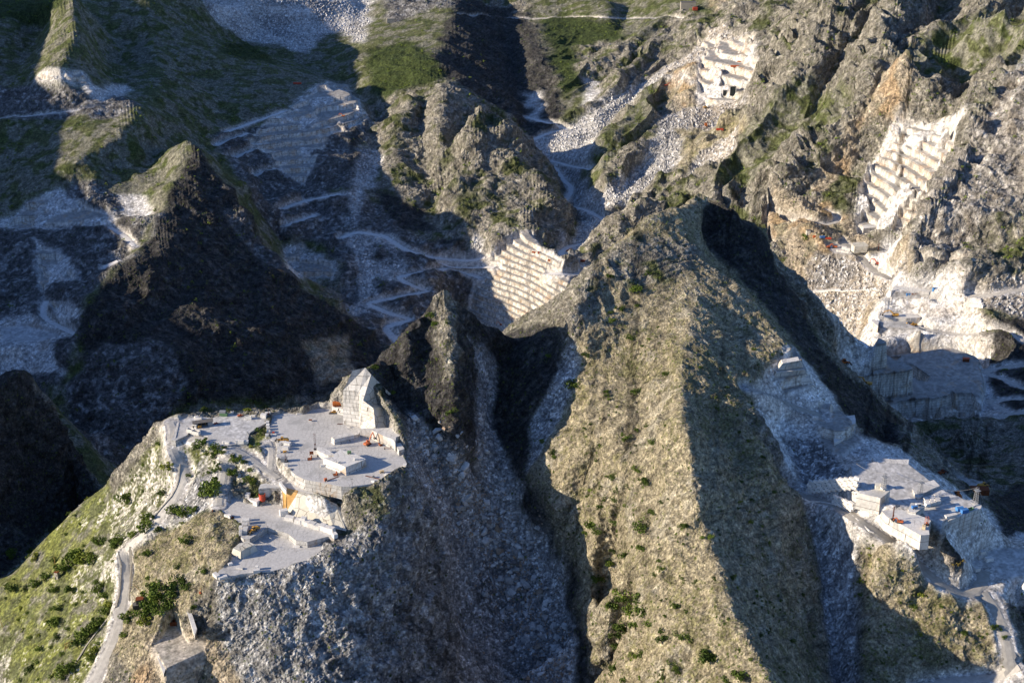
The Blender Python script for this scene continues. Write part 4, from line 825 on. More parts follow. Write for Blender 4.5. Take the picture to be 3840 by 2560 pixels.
def block_mat(name,base):
    g=N(name); n=g.noise(.9,5); r=g.n('ShaderNodeObjectInfo').outputs['Random']
    b=g.mix(g.ramp(n,[(.3,0),(.7,1)]),tuple(v*.75 for v in base),tuple(min(.9,v*1.08) for v in base)); b=g.mix(1.0,b,g.ramp(r,[(0,.8),(1,1.1)]),'MULTIPLY')
    return g.out(b,g.bump(g.noise(2.2,5),.5,.15))
MAT=dict(orange=paint('orange_paint',(.58,.13,.03),.6,.5),yellow=paint('yellow_paint',(.60,.31,.035),.6,.5),red=paint('red_paint',(.50,.055,.02),.6,.45),blue=paint('blue_paint',(.05,.20,.50)),white=paint('white_paint',(.75,.73,.68),.6,.2),
 cream=paint('cream_wall',(.70,.66,.56),.8,.25),dark=paint('dark_steel',(.035,.035,.035),.6,.2),glass=paint('cab_glass',(.02,.03,.035),.1,.0),tyre=paint('tyre_rubber',(.02,.02,.02),.9,.5),steel=paint('grey_steel',(.28,.29,.30),.5,.3),
 rust=rusty('rusty_iron',(.24,.07,.025),(.10,.035,.02)),green=paint('green_paint',(.13,.26,.12)),roof=rusty('sheet_roof',(.16,.155,.15),(.10,.09,.08)),wood=rusty('plank_wood',(.42,.26,.09),(.28,.17,.06)),ochre=rusty('ochre_cab',(.70,.50,.22),(.60,.52,.40)),
 bronze=rusty('orange_rust',(.52,.16,.04),(.36,.10,.03)),stone=block_mat('hut_stone',(.42,.39,.33)),block=block_mat('sawn_marble',(.72,.70,.66)),tealblue=paint('blue_drum',(.06,.22,.50),.5,.1))
MAT['wall']=cut_marble('cut_marble_wall',(.70,.68,.64)); MAT['wallsmall']=cut_marble('cut_marble_bench',(.70,.68,.64),1.6,9,3.3)
MAT['floor']=cut_marble('sawn_floor',(.54,.53,.51))
g=N('iron_stained_slab'); n=g.noise(.25,6); MAT['stain']=g.out(g.mix(g.ramp(n,[(.35,0),(.65,1)]),(.42,.24,.08),(.56,.38,.17)),g.bump(g.noise(1.2,5),.4,.3))
g=N('pale_slab'); n=g.noise(.18,6); v=g.n('ShaderNodeTexVoronoi',{'Vector':g.pos(),'Scale':.13},feature='DISTANCE_TO_EDGE').outputs[0]
MAT['slab']=g.out(g.mix(g.ramp(v,[(0,1),(.03,0)]),g.mix(g.ramp(n,[(.3,0),(.7,1)]),(.50,.47,.38),(.62,.60,.54)),(.16,.14,.11)),g.bump(g.noise(.8,6),.5,.5))
g=N('rubble_stone'); r=g.n('ShaderNodeObjectInfo').outputs['Random']; n=g.noise(.7,5)
MAT['rubble']=g.out(g.mix(1.0,g.mix(g.ramp(n,[(.35,0),(.65,1)]),(.52,.515,.50),(.78,.77,.75)),g.ramp(r,[(0,.35),(.07,(.7,.48,.3)),(.1,.55),(.6,.8),(1,1.1)]),'MULTIPLY'),g.bump(g.noise(1.6,5),.6,.3))
def leaf_mat(name,c1_,c2_):
    g=N(name); r=g.n('ShaderNodeObjectInfo').outputs['Random']; n=g.noise(1.3,3); f=g.math('ADD',g.math('MULTIPLY',r,.5),g.math('MULTIPLY',n,.6))
    g.b.inputs['Subsurface Weight'].default_value=0; return g.out(g.mix(g.ramp(f,[(.2,0),(.8,1)]),c1_,c2_),None,.7)
LEAF=dict(dark=leaf_mat('dark_leaves',(.035,.060,.010),(.085,.125,.022)),mid=leaf_mat('green_leaves',(.06,.10,.014),(.14,.19,.03)),yellow=leaf_mat('yellow_green_leaves',(.13,.17,.02),(.23,.25,.04)),brown=leaf_mat('dry_leaves',(.14,.11,.03),(.22,.17,.05)))
MAT['bark']=rusty('bark',(.10,.08,.06),(.06,.05,.04))
# ---- where a point of the ground is
def gp(px,py,yr=None):
    a,t=ray(px,py); i=int(np.clip(round((a-A0)/DA),0,NA-1)); col=GV[i]; tt=(CAMZ-col[:,2])/col[:,1]; m=tt<=t
    if yr: m&=(col[:,1]>yr[0])&(col[:,1]<yr[1])
    j=int(np.argmax(m)) if m.any() else int(np.argmin(tt)); return Vector((a*col[j,1],col[j,1],col[j,2]))
def zp(px,py,z): return Vector(W(px,py,-z))
def ground(x,y):
    i=int(np.clip(round((x/y-A0)/DA),0,NA-1)); return float(np.interp(y,GV[i,:,1],GV[i,:,2]))
# ---------------------------------------------------------------- sawn floors and benches with sharp edges
def bench(name,pl,z,zb,label,mat='wall',flare=.4,struct=False,cat='marble bench',over=0):
    P,zz=flatz(pl,z); rg=random.Random(int(z*7)+len(pl)); dz=zz-z
    q=[]
    for (x0,y0),(x1,y1) in zip(P,P[1:]+P[:1]):
        n=max(1,int(math.dist((x0,y0),(x1,y1))/5))
        for k in range(n):
            j=.35 if k else 0; q.append((x0+(x1-x0)*k/n+rg.uniform(-j,j),y0+(y1-y0)*k/n+rg.uniform(-j,j)))
    o=MB().prism(q,zb+dz,zz,flare).build(name,MAT['floor' if struct else mat])
    if struct: o['kind']='structure'
    else: tag(o,label,cat)
    return o
bench('quarry_floor',PLAT,590,581,'',struct=True); bench('quarry_floor',YARD,591,585,'',struct=True)
bench('quarry_floor',LOWB,568,566.3,'',struct=True); bench('quarry_floor',LOWA,572,567,'',struct=True,flare=.1); bench('quarry_floor',BEN2,582,573,'',struct=True)
bench('marble_bench',[c1(*p) for p in ((990,925),(1140,905),(1140,872),(1240,800),(1420,850),(1612,942),(1318,1062))],595.6,589.5,'large raised white marble bench with sharp lit corner in middle of round plateau',mat='wallsmall',flare=.7)
bench('marble_bench',[c1(*p) for p in ((892,768),(960,770),(1040,800),(1150,868),(1135,885),(1060,885),(960,850),(895,812))],594,589.5,'narrow wedge of white marble behind the drilling mast on the round plateau',mat='wallsmall')
bench('marble_bench',[c1(*p) for p in ((1108,618),(1140,600),(1395,553),(1440,590),(1152,655))],594,589.5,'long low marble wall with a shaded front left of the orange excavator',mat='wallsmall',flare=.2)
bench('marble_bench',[c1(*p) for p in ((1440,590),(1500,518),(1540,530),(1500,585))],591.8,589.5,'sloping heap end of the long low marble wall by the cliff foot',mat='wallsmall')
bench('marble_bench',[c1(*p) for p in ((1525,500),(1600,490),(1760,492),(2100,480),(2170,580),(2060,620),(2045,700),(2010,655),(1870,600),(1700,515))],596.5,589,'flat white marble shelf at the right foot of the tall cut cliff',mat='wallsmall')
bench('marble_bench',[c1(*p) for p in ((2045,705),(2130,700),(2180,790),(2100,820))],593.5,588,'small tapered marble end block at the right rim of the plateau',mat='wallsmall')
bench('marble_bench',[c1(*p) for p in ((1115,155),(1270,140),(1300,190),(1280,210),(1120,175))],594.6,589.5,'short marble ledge carrying the rusty tank at the back of the plateau',mat='wallsmall',flare=.1)
bench('marble_bench',[c3(*p) for p in ((820,125),(975,108),(1150,98),(1180,40),(1000,30),(850,60))],582,571.5,'upright cut marble face behind the red upright tank',mat='wallsmall',flare=.1)
bench('marble_bench',[c3(*p) for p in ((1120,20),(1150,10),(1235,120),(1225,150),(1180,110))],584,581,'loose marble beam lying at the top of the rust coloured slab',mat='wallsmall',flare=.1)
bench('marble_bench',[c3(*p) for p in ((445,1000),(530,930),(660,885),(765,945),(650,990),(560,1050))],572.5,567,'pyramid shaped chunk of uncut marble left of the sunken pit',mat='slab',flare=2.0)
def loft(name,top,bot,mat,label,cat,thick=3.0):
    A=[zp(*p) for p in top]; B=[zp(*p) for p in bot]; n=len(A); back=Vector((0,thick,0))
    V=A+B+[p+back for p in A]+[p+back for p in B]; Fc=[]
    for k in range(n-1): Fc+=[(k,n+k,n+k+1,k+1),(2*n+k,k,k+1,2*n+k+1),(3*n+k,2*n+k,2*n+k+1,3*n+k+1)]
    Fc+=[(0,2*n,3*n,n),(n-1,2*n-1,4*n-1,3*n-1)]
    o=MB().add(V,Fc).build(name,MAT[mat]); return tag(o,label,cat)
loft('stained_slab',[(*c3(1165,110),582),(*c3(1235,150),582.3),(*c3(1392,188),582.3)],[(*c3(1183,442),571.8),(*c3(1215,443),571.8),(*c3(1243,440),571.8)],'stain','rust brown inclined rock slab above the row of white blocks','rock slab')
loft('pale_slab',[(*c3(1394,190),582.2),(*c3(1560,240),582.2),(*c3(1800,320),581),(*c3(1960,385),579),(*c3(2030,470),577)],[(*c3(1245,440),571.8),(*c3(1330,525),571.8),(*c3(1700,630),571.8),(*c3(1930,710),571.8),(*c3(2110,745),571.6)],'slab','broad pale inclined marble slab with cracks behind the row of blocks','rock slab')
# tall cut cliff
def cliff():
    q=lambda x,y,Y:Vector(W(*qd(1,1,x,y),Y))
    t=thing('quarry_cliff','tall white cut marble cliff standing over the back of the round plateau','cliff')
    base=[q(13,1352,785),q(120,1385,782),q(235,1388,769)]; mid=[q(14,1120,788),q(125,1122,786),q(150,1190,781),q(222,1245,777)]
    A=MB(); A.add([base[0],base[1],base[2],mid[0],mid[1],mid[2],mid[3]],[(0,1,4,3),(1,2,6,5),(1,5,4)]).build('front_face',MAT['wall'],t)
    up_=[q(78,985,791),q(165,965,793),q(205,1012,791)]
    MB().add([mid[0],mid[1],up_[0],up_[1],up_[2],mid[2]],[(0,1,3,2),(1,4,3),(1,5,4)]).build('upper_face',MAT['wallsmall'],t)
    r=[up_[2],q(385,1188,801),q(388,1222,798),q(250,1215,788),mid[2]]
    MB().add(r,[(0,4,3,2,1)]).build('shaded_face',MAT['slab'],t)
    r2=[mid[3],q(300,1235,787),q(400,1338,784),q(390,1378,777),base[2]]
    MB().add(r2,[(0,4,3,2,1)]).build('side_face',MAT['slab'],t)
    MB().add([mid[3],mid[2],r[3],r2[1]],[(0,3,2,1)]).build('ledge',MAT['slab'],t)
cliff()
# right-hand quarry
RB=lambda pl,z,zb,l,mat='wallsmall',fl=.2:bench('marble_bench',[c4(*p) for p in pl],z,zb,l,mat,fl)
RB(((880,-90),(1150,-60),(1335,-60),(1325,10),(1240,42),(930,-30)),580.5,572,'high pale marble bench at the top of the shaded right-hand quarry')
RB(((690,60),(930,60),(1240,70),(1480,80),(1478,120),(1205,240),(1130,225),(1050,200),(870,190),(760,130)),572.5,564,'wide L-shaped marble bench with wet saw lines in the shaded right-hand quarry')
RB(((1380,300),(1500,230),(1640,190),(1712,262),(1520,352),(1480,400),(1420,400)),570,563,'low marble bench behind the middle pylon')
RB(((700,345),(790,330),(930,300),(1108,300),(1100,325),(985,418),(940,400),(860,385)),576,565,'marble ledge carrying the cream hut and the first pylon')
RB(((1000,570),(1060,560),(1250,558),(1330,575),(1530,650),(1605,690),(1572,740),(1585,860),(1480,870),(1380,815),(1300,770),(1150,690),(1060,640)),571.5,562,'sunlit marble platform with the orange machine above the ochre crag','wallsmall',.6)
RB(((1360,470),(1500,480),(1530,515),(1420,590),(1330,575)),573,566,'small marble step under the blue generator')
RB(((1700,600),(1790,560),(1950,490),(2100,430),(2225,505),(2215,540),(2000,620),(1850,680),(1820,690)),566,535,'great white block-marked quarry wall above the lower plaza','wall',.8)
M5=lambda pl,z,zb,l,mat='wallsmall':bench('marble_bench',[c5(*p) for p in pl],z,zb,l,mat,.3)
M5(((1078,1108),(1110,1070),(1300,1062),(1540,1085),(1545,1118),(1390,1122)),432,425,'sunlit marble bench with the long yellow excavator on top')
M5(((1048,1200),(1100,1182),(1490,1195),(1600,1240),(1480,1228),(1160,1220)),425.5,416,'marble bench carrying the yellow wheel loader below the long excavator')
M5(((1135,965),(1200,940),(1422,972),(1415,985),(1220,988)),437.5,430.5,'pale cube shaped marble bench above the long yellow excavator')
M5(((1250,872),(1285,848),(1530,876),(1795,935),(1782,962),(1540,905),(1380,880)),445,437,'long white marble wall under the blue and rusty drums')
M5(((1215,815),(1255,752),(1700,798),(1640,830),(1560,822),(1300,800)),452.5,445,'upper marble bench behind the blue and rusty drums')
M5(((1805,1000),(1840,975),(2010,1090),(2015,1130),(1950,1110)),436,428,'tilted white marble wall at the right end of the sunlit quarry')
M5(((985,1150),(1010,1130),(1075,1160),(1065,1215)),430,422,'white marble stub left of the lower bench in the sunlit quarry')
M5(((890,75),(1110,50),(1440,70),(1430,110),(1180,85),(900,110)),450,443,'broad marble step at the foot of the tall sunlit terraces','wall')
M5(((765,290),(790,268),(905,262),(955,295),(940,312),(800,315)),448,440,'solitary big marble monolith beside the haul road','slab')
# tunnel mouths in the far white wall: near-black boxes stand in for inner shade
for k,(x0,y0,x1,y1,l) in enumerate(((275,630,302,666,'smaller left dark tunnel mouth in the far white quarry wall'),(323,603,362,665,'larger right dark tunnel mouth in the far white quarry wall'))):
    p=gp(*qd(2,0,(x0+x1)/2,y1),(1900,2600)); s_=p.y/3064/3; w_=(x1-x0)*s_; h_=(y1-y0)*s_*1.05
    t=thing('tunnel_mouth',l,'tunnel mouth',p); MB().box((0,1.2,h_/2),(w_,6,h_)).build('opening_shade',MAT['glass'],t)
    MB().box((-w_/2-.4,-1.9,h_/2),(.8,.8,h_)).box((w_/2+.4,-1.9,h_/2),(.8,.8,h_)).box((0,-1.9,h_+.4),(w_+1.6,.8,.8)).build('sawn_frame',MAT['block'],t)


S5=lambda pl,z,zb,l:bench('marble_bench',[qd(2,1,*p) for p in pl],z,zb,l,'wallsmall',.3)
S5([(1055,1335),(1120,1300),(1185,1290),(1192,1345),(1120,1375),(1070,1400)],587.5,577,'top step of the shaded marble stairs below the pale wedge quarry')
S5([(1035,1425),(1120,1385),(1185,1352),(1190,1405),(1120,1445),(1045,1485)],583,573,'middle step of the shaded marble stairs below the pale wedge quarry')
S5([(1008,1495),(1120,1452),(1212,1398),(1218,1440),(1110,1500),(1022,1545)],578.5,569,'lowest step of the shaded marble stairs below the pale wedge quarry')
def tier(a,b,za,zb_,l): loft('quarry_bench',[(*qd(2,1,*a[0]),za),(*qd(2,1,*a[1]),za)],[(*qd(2,1,*b[0]),zb_),(*qd(2,1,*b[1]),zb_)],'wallsmall',l,'quarry bench',6)
tier(((690,935),(805,915)),((650,985),(835,965)),619,612.5,'top tier of the pale wedge shaped quarry under the dark ridge')
tier(((645,1000),(840,978)),((612,1055),(862,1020)),612,605,'second tier of the pale wedge shaped quarry under the dark ridge')
tier(((655,1062),(868,1030)),((690,1105),(895,1075)),605,600,'third tier of the pale wedge shaped quarry under the dark ridge')
tier(((700,1112),(900,1085)),((760,1150),(930,1110)),600,595.5,'lowest tier of the pale wedge shaped quarry under the dark ridge')
# ---------------------------------------------------------------- vegetation
def leaves(n,rg,size,lobes,flat_=.75):
    V=[];Fc=[]; L_=[]
    for k in range(lobes):
        t=rg.uniform(0,6.28); r=rg.uniform(.25,.85) if k else 0; L_.append((math.cos(t)*r,math.sin(t)*r,rg.uniform(.2,.85) if k else .45,rg.uniform(.2,.45)))
    for k in range(n):
        cx,cy,cz,cr=L_[rg.randrange(lobes)]; u=rg.uniform(-1,1); t=rg.uniform(0,6.28); q=math.sqrt(1-u*u); rr=cr*rg.uniform(.55,1.08)
        p=Vector((cx+q*math.cos(t)*rr,cy+q*math.sin(t)*rr,max(.02,cz*flat_+u*rr*flat_)))
        a=Vector((rg.gauss(0,1),rg.gauss(0,1),rg.gauss(0,1))).normalized(); b=a.orthogonal().normalized(); s_=size*rg.uniform(.6,1.4); b2=a.cross(b)
        i=len(V); V+=[tuple(p+b*s_),tuple(p+b2*s_*.8),tuple(p-b*s_),tuple(p-b2*s_*.8)]; Fc.append((i,i+1,i+2,i+3))
    return V,Fc
rgv=random.Random(11)
CR={}
for kind in LEAF:
    CR[kind]=[]
    for k in range(4):
        V,Fc=leaves(560,rgv,.075,9); me=D.meshes.new('crown'); me.from_pydata(V,[],Fc); me.materials.append(LEAF[kind]); CR[kind].append(me)
TRK=MB().tube((0,0,-.3),(.02,.01,.45),.07,.045,6).tube((.02,.01,.4),(.22,.1,.75),.035,.015,5).tube((.02,.01,.4),(-.2,.12,.8),.035,.015,5)
tm=D.meshes.new('trunk'); tm.from_pydata(TRK.v,[],TRK.f); tm.materials.append(MAT['bark'])
def shrub(p,r,kind,label,group,tall=1.0,tree=False):
    rg=rgv; rz=rg.uniform(0,6.28); me=rg.choice(CR[kind])
    if tree:
        t=thing('tree',label,'tree',(p[0],p[1],p[2]-.1*r),rz,group); t.scale=(r,r,r*1.15*tall)
        c=D.objects.new('crown',me); C.objects.link(c); c.parent=t; c.location=(0,0,.22); k=D.objects.new('trunk',tm); C.objects.link(k); k.parent=t
    else:
        o=D.objects.new('shrub',me); C.objects.link(o); o.location=(p[0],p[1],p[2]-.12*r); o.rotation_euler=(0,0,rz); o.scale=(r,r,r*.95*tall); tag(o,label,'shrub',group)
BIG=sum([[(784+x/3,522.5+y/3,r) for x,y,r in ((2030,425,35),(1860,330,22),(2110,315,18),(1995,755,25),(1920,555,22),(1870,640,20),(2030,535,16),(1605,1075,45),(1830,1120,18),(2030,1125,30),(1840,1185,12),(1960,1440,28),(1785,1500,25),(2145,1475,25),(2235,1005,25),(1905,1235,12),(1680,1385,14),(1720,1350,12),(2040,1395,16),(1450,1330,12),(1380,1465,25),(1690,880,20),(1850,585,14),(1730,235,20),(2080,810,14),(2120,770,12),(2180,690,12),(2000,1540,16),(1455,1540,25))],
 [(784+x/3,1045+y/3,r) for x,y,r in ((1785,40,25),(1730,235,30),(1710,280,22),(1880,150,30),(1910,230,35),(1990,230,30),(2040,100,30),(2090,170,35),(1830,290,30),(1890,300,25),(1800,350,28),(1985,350,30),(2140,390,25),(2080,480,55),(1900,455,40),(1920,540,25),(1730,490,40),(1760,520,30),(1690,540,25),(2080,640,35),(1960,700,35),(1840,740,30),(2010,780,20),(1780,840,40),(1870,660,18),(1975,600,14),(1900,930,60),(1860,1000,50),(1950,980,45),(2060,1010,55),(2100,1080,50),(2000,1080,50),(2040,1150,45),(1900,1160,50),(1940,1200,40),(1880,1230,35),(2130,1150,40),(2220,1240,45),(2000,1280,20),(1870,1310,30),(2060,1360,30),(2010,1380,30),(1900,1430,45),(1870,1480,40),(1960,1530,35),(2220,1520,30),(2070,1540,28),(2270,1420,30),(2310,1480,25),(2330,1230,40),(2320,1030,30),(2200,780,22),(2240,1100,18),(2350,480,25),(2200,320,15),(2260,300,12),(1460,10,20))],
 [(1568+x/3,1045+y/3,r) for x,y,r in ((210,1380,70),(420,1490,60),(30,1240,45),(380,1340,15),(300,1545,30),(90,870,25),(10,860,20),(140,1200,14),(20,480,20),(190,560,20),(340,840,22))]],[])
DARKSIDE=[(1568+x/3,1045+y/3,r) for x,y,r in ((460,460,20),(530,390,10),(600,600,14),(398,760,12),(380,910,14),(330,290,12),(390,320,16),(380,270,10),(550,490,10))]
SPUR=[(1568+x/3,1045+y/3,r) for x,y,r in ((1300,690,16),(1370,690,16),(1430,840,16),(1650,950,30),(1790,1035,16),(1925,1215,25),(1630,1230,20),(2160,1180,30),(2210,1250,18),(1850,1075,12),(2055,1250,14),(1590,1040,22),(1520,790,14),(1220,860,20),(1230,960,18),(1280,640,12),(1500,1010,12),(1400,900,10))]
LEFT=[(x/3,1045+y/3,r) for x,y,r in ((1160,90,35),(550,250,45),(860,310,45),(1120,270,30),(1450,230,60),(1400,280,45),(1200,390,40),(1260,410,40),(1330,385,30),(1000,440,30),(1050,430,25),(1000,520,45),(1080,520,25),(900,560,35),(680,610,30),(770,610,45),(820,600,30),(480,740,70),(580,730,50),(640,740,35),(440,790,45),(80,920,35),(240,890,35),(310,860,35),(170,930,20),(1000,690,25),(1030,680,15),(945,725,15),(1010,855,18),(1400,805,28),(1150,940,70),(1080,980,65),(1020,1040,55),(1170,1030,50),(1100,1080,50),(980,1100,45),(1000,1150,40),(890,1130,45),(1275,915,35),(1240,870,30),(1060,920,40),(370,935,30),(500,930,35),(690,940,35),(720,980,30),(760,1040,35),(740,1090,35),(660,1170,40),(640,1200,40),(610,1230,45),(560,1260,45),(540,1310,40),(400,1060,25),(350,1170,45),(640,1360,40),(630,1410,25),(270,1340,25),(390,1265,25),(430,1500,50),(480,1470,40),(200,1480,35),(90,700,35),(210,670,20),(240,710,30),(370,730,20),(660,880,20),(1330,1045,25),(850,1260,30),(1280,600,35),(1230,770,22),(1600,130,25),(1700,180,25),(1740,180,20),(1640,40,25))]
YARDT=[(*c2(x,y),r*.375) for x,y,r in ((600,210,60),(930,190,40),(1060,195,35),(1180,170,30),(1370,200,30),(1430,205,45),(1650,590,60),(580,800,90),(450,900,60),(800,880,80),(770,1020,80),(870,960,60),(1000,880,40),(960,980,40),(1150,1060,50),(1150,1130,60),(1350,1160,50),(1610,830,40),(870,1200,50),(900,1270,50),(800,1320,50),(690,1360,40),(330,1390,40),(1100,1370,50),(1150,1400,60),(1450,1320,50),(1500,1530,50))]
PEAK=[(784+x/3,522.5+y/3,r) for x,y,r in ((620,600,28),(730,660,10),(220,960,25),(360,1130,18),(750,1260,30),(1435,885,20),(240,800,16),(350,800,18),(95,945,12),(640,660,20))]
LB=[]   # what is nearby, to tell them apart
def zone(px,py,name):
    if 'central' in name: return (', top' if py<760 else ', upper half' if py<1080 else ', lower half' if py<1330 else ', bottom')+(' by the gully' if px<1290+ (py>1080)*150 else ' by the crest' if px>1500 else ' mid face')
    if 'lower left' in name: return (' above the bend' if py<1250 and px>230 else ' in the dense grove' if 300<px<440 and py<1440 else ' left of the road' if px<300 else ' right of the road')+(', high up' if py<1200 else ', low down' if py>1400 else '')
    if 'rubble' in name: return ' at the back edge' if py<960 else ' on the near slope' if py>1045 else ' in the middle'
    if 'spur' in name: return ' near its top' if py<1330 else ' near its foot'
    if 'east face' in name: return ''
    return ' left side' if px<1010 else ' right side'
def put(lst,kf,name,yr,tree=False,cat=None,big=45):
    for k,(px,py,r) in enumerate(lst):
        p=gp(px,py+r/6,yr); rr=r/3*p.y/3064*1.9; kind=kf(k,px,py,r)
        col={'dark':'dark green','mid':'green','yellow':'yellow green','brown':'dry brown'}[kind]
        zn=zone(px,py,name)
        w=('large ' if r>=big else 'small ' if r<22 else '')
        g=name.replace('trees','trees'); lab='%s%s %s%s'%(w,col,name,zn)
        shrub(p,rr,kind,lab,lab+' group' if 0 else lab,1.0,tree)
put(BIG,lambda k,px,py,r:'dark' if (k*7)%5 else 'mid','shrub on the sunlit central ridge face',(400,960),big=50)
put(DARKSIDE,lambda k,*a:'yellow','shrub on the shaded east face of the big ridge',(400,960))
put(SPUR,lambda k,*a:'dark' if k%3 else 'yellow','shrub on the lower right spur below the haul road',(400,900))
put(LEFT,lambda k,px,py,r:'yellow' if (k*5)%9==0 else ('dark' if (k*7)%3==0 else 'mid'),'tree on the lower left slope',(500,900),True)
put(YARDT,lambda k,px,py,r:'yellow' if k in (1,4,5) else ('mid' if k%2 else 'dark'),'tree on rubble between the plateau roads',(500,900),True,big=24)
put(PEAK,lambda k,*a:'mid' if k%2 else 'dark','shrub clinging to the dark pointed peak',(700,960))
p=gp(2199,1300,(500,800)); shrub(p,4.6,'brown','dry brown round tree on the edge of the ochre crag above the road bend',None,1,True)
for x,y,r,kind,l in ((850,75,60,'dark','dense dark clump of bushes below the far machine platform'),):
    p=gp(*qd(2,1,x,y),(1100,1700)); shrub(p,9,kind,l,None)
# random further shrubs, still single things
rs=np.random.RandomState(3); cnt=0; tries=0; 
def typeat(x,y):
    i=int(round((x/y-A0)/DA)); j=int(round((math.log(y)-LY[0])/DL)); return TYPES[TY[i,j]],ROADM[i,j],MAR[i,j],FLOOR[i,j]
ic=NA/2; vis=[]
def rand_pts(n,seed):
    r=np.random.RandomState(seed); i=r.randint(60,NA-60,n); j=r.randint(10,NROW-10,n); return GV[i,j],i,j
def infrm(p):
    a,t=p[0]/p[1],(CAMZ-p[2])/p[1]; th=math.atan(t)-PITCH; py=784+F*math.tan(th); fw=F*CP-(py-784)*SP; px=1176+a*fw; return px,py
def seen(p,px,py):
    q=gp(px,py); return abs(q.y-p[1])<p[1]*.02
P_,_,_=rand_pts(20000,21)
for p in P_:
    if cnt>=190: break
    if p[1]>960: continue
    px,py=infrm(p)
    if not(0<px<2352 and 0<py<1568): continue
    ty,rd,ma,fl_=typeat(p[0],p[1])
    if rd>.1 or ma>.2 or fl_>.1 or ty not in ('beige','grass') : continue
    if ty=='beige' and px<1200 : continue
    if ty=='beige' and px<1700 and rs.rand()>(.12+.5*max(0,(py-800)/700)): continue
    if not seen(p,px,py): continue
    cnt+=1
    if ty=='beige':
        if px>1900: shrub(p,rs.uniform(.9,1.9),'dark' if cnt%3 else 'yellow','little shrub scattered over the lower right spur','little shrubs on the right spur')
        else: shrub(p,rs.uniform(1.0,2.3),'dark' if cnt%4 else 'mid','little shrub scattered over the big central ridge','little shrubs on the big central ridge')
    else: shrub(p,rs.uniform(1.2,2.8),'mid' if cnt%3 else 'yellow','little bush scattered over the grassy slope at lower left','little bushes on the lower left slope')
def clumps(name,label,n,seed,test,size,mat,faces=7,leaf=.45,maxn=20000,kind='stuff'):
    P,ii,jj=rand_pts(n,seed); r=np.random.RandomState(seed+1); ti=np.clip(((P[:,0]/P[:,1]-A0)/DA).round().astype(int),0,NA-1); tj=np.clip(((np.log(P[:,1])-LY[0])/DL).round().astype(int),0,NL-1)
    pr=test(P,TY[ti,tj],v3(P,28.0,4),v3(P,9.0,5))*(ROADM[ti,tj]<.1)*(MAR[ti,tj]<.2)*(FLOOR[ti,tj]<.1); k=r.rand(len(P))<pr; P=P[k][:maxn]; m=len(P)
    s_=size(P,r)[:,None,None]
    c=P[:,None,:]+np.stack([r.randn(m,faces)*.5,r.randn(m,faces)*.5,np.abs(r.randn(m,faces))*.5+.1],-1)*s_
    a=r.randn(m,faces,3); b=r.randn(m,faces,3); a/=np.linalg.norm(a,axis=2,keepdims=True); b/=np.linalg.norm(b,axis=2,keepdims=True); l=leaf*s_
    V=np.stack([c+a*l,c+b*l,c-(a+b)*l*.6],2).reshape(-1,3).astype(np.float32); nf=len(V)//3
    me=D.meshes.new(name); me.vertices.add(len(V)); me.vertices.foreach_set('co',V.reshape(-1)); me.loops.add(len(V)); me.loops.foreach_set('vertex_index',np.arange(len(V),dtype=np.int32)); me.polygons.add(nf)
    me.polygons.foreach_set('loop_start',np.arange(0,nf*3,3,dtype=np.int32)); me.polygons.foreach_set('loop_total',np.full(nf,3,np.int32)); me.update(calc_edges=True); me.materials.append(mat)
    o=D.objects.new(name,me); C.objects.link(o); o['kind']=kind; o['label']=label; print(name,m); return o
T=lambda *n:[TYPES.index(x) for x in n]
clumps('scrub','low scrub and tufts dotted over the rocky slopes',150000,31,lambda P,t,a,b:np.where(np.isin(t,T('beige','grass')),.32,np.where(np.isin(t,T('rock','dark','tawny')),.3,np.where(np.isin(t,T('gray')),.1,0)))*sst(a+.6*b,.62,1.05)*(P[:,1]<1150),lambda P,r:r.uniform(.3,1.15,len(P)),LEAF['mid'],7,.45,34000)
clumps('woodland','dark low woodland on the distant slopes and gullies',160000,41,lambda P,t,a,b:(np.where(np.isin(t,T('forest')),.9,np.where(np.isin(t,T('grass')),.28,np.where(np.isin(t,T('rock')),.34,np.where(np.isin(t,T('dark','gray')),.12,np.where(np.isin(t,T('tawny')),.06,0)))))*sst(a*.8+.5*b,.62,.95))*(P[:,1]>1150),lambda P,r:r.uniform(1.2,3.4,len(P)),LEAF['mid'],9,.5,42000)
# ---------------------------------------------------------------- boulders
rgb=random.Random(5); BO=[]
for k in range(7):
    bm=bmesh.new(); pts=[Vector((rgb.gauss(0,1),rgb.gauss(0,1),rgb.gauss(0,1))).normalized() for _ in range(rgb.randint(8,11))]
    for q in pts: bm.verts.new((q.x*.62*rgb.uniform(.8,1.1),q.y*.5*rgb.uniform(.8,1.1),q.z*.42*rgb.uniform(.8,1.1)))
    bmesh.ops.convex_hull(bm,input=bm.verts); bmesh.ops.delete(bm,geom=[v for v in bm.verts if not v.link_faces],context='VERTS')
    me=D.meshes.new('boulder'); bm.to_mesh(me); bm.free(); me.materials.append(MAT['rubble']); BO.append(me)
P_,_,_=rand_pts(260000,51); r=np.random.RandomState(52); got=[]
for p in P_:
    if p[1]>960: continue
    px,py=infrm(p)
    if not(930<px<1400 and 930<py<1568): continue
    ty,rd,ma,fl_=typeat(p[0],p[1])
    if ty!='scree' or fl_>.1: continue
    w_=math.exp(-((px-(1000+ (py-950)*.47))/70)**2)+.12
    if r.rand()<w_*.8: got.append((p,px,py,w_))
got=got[:3800]; sz=sorted([(min(5.2,.8/(r.rand()**.6+.06))*(.55+.5*w_),p,px,py) for p,px,py,w_ in got],key=lambda q:-q[0])
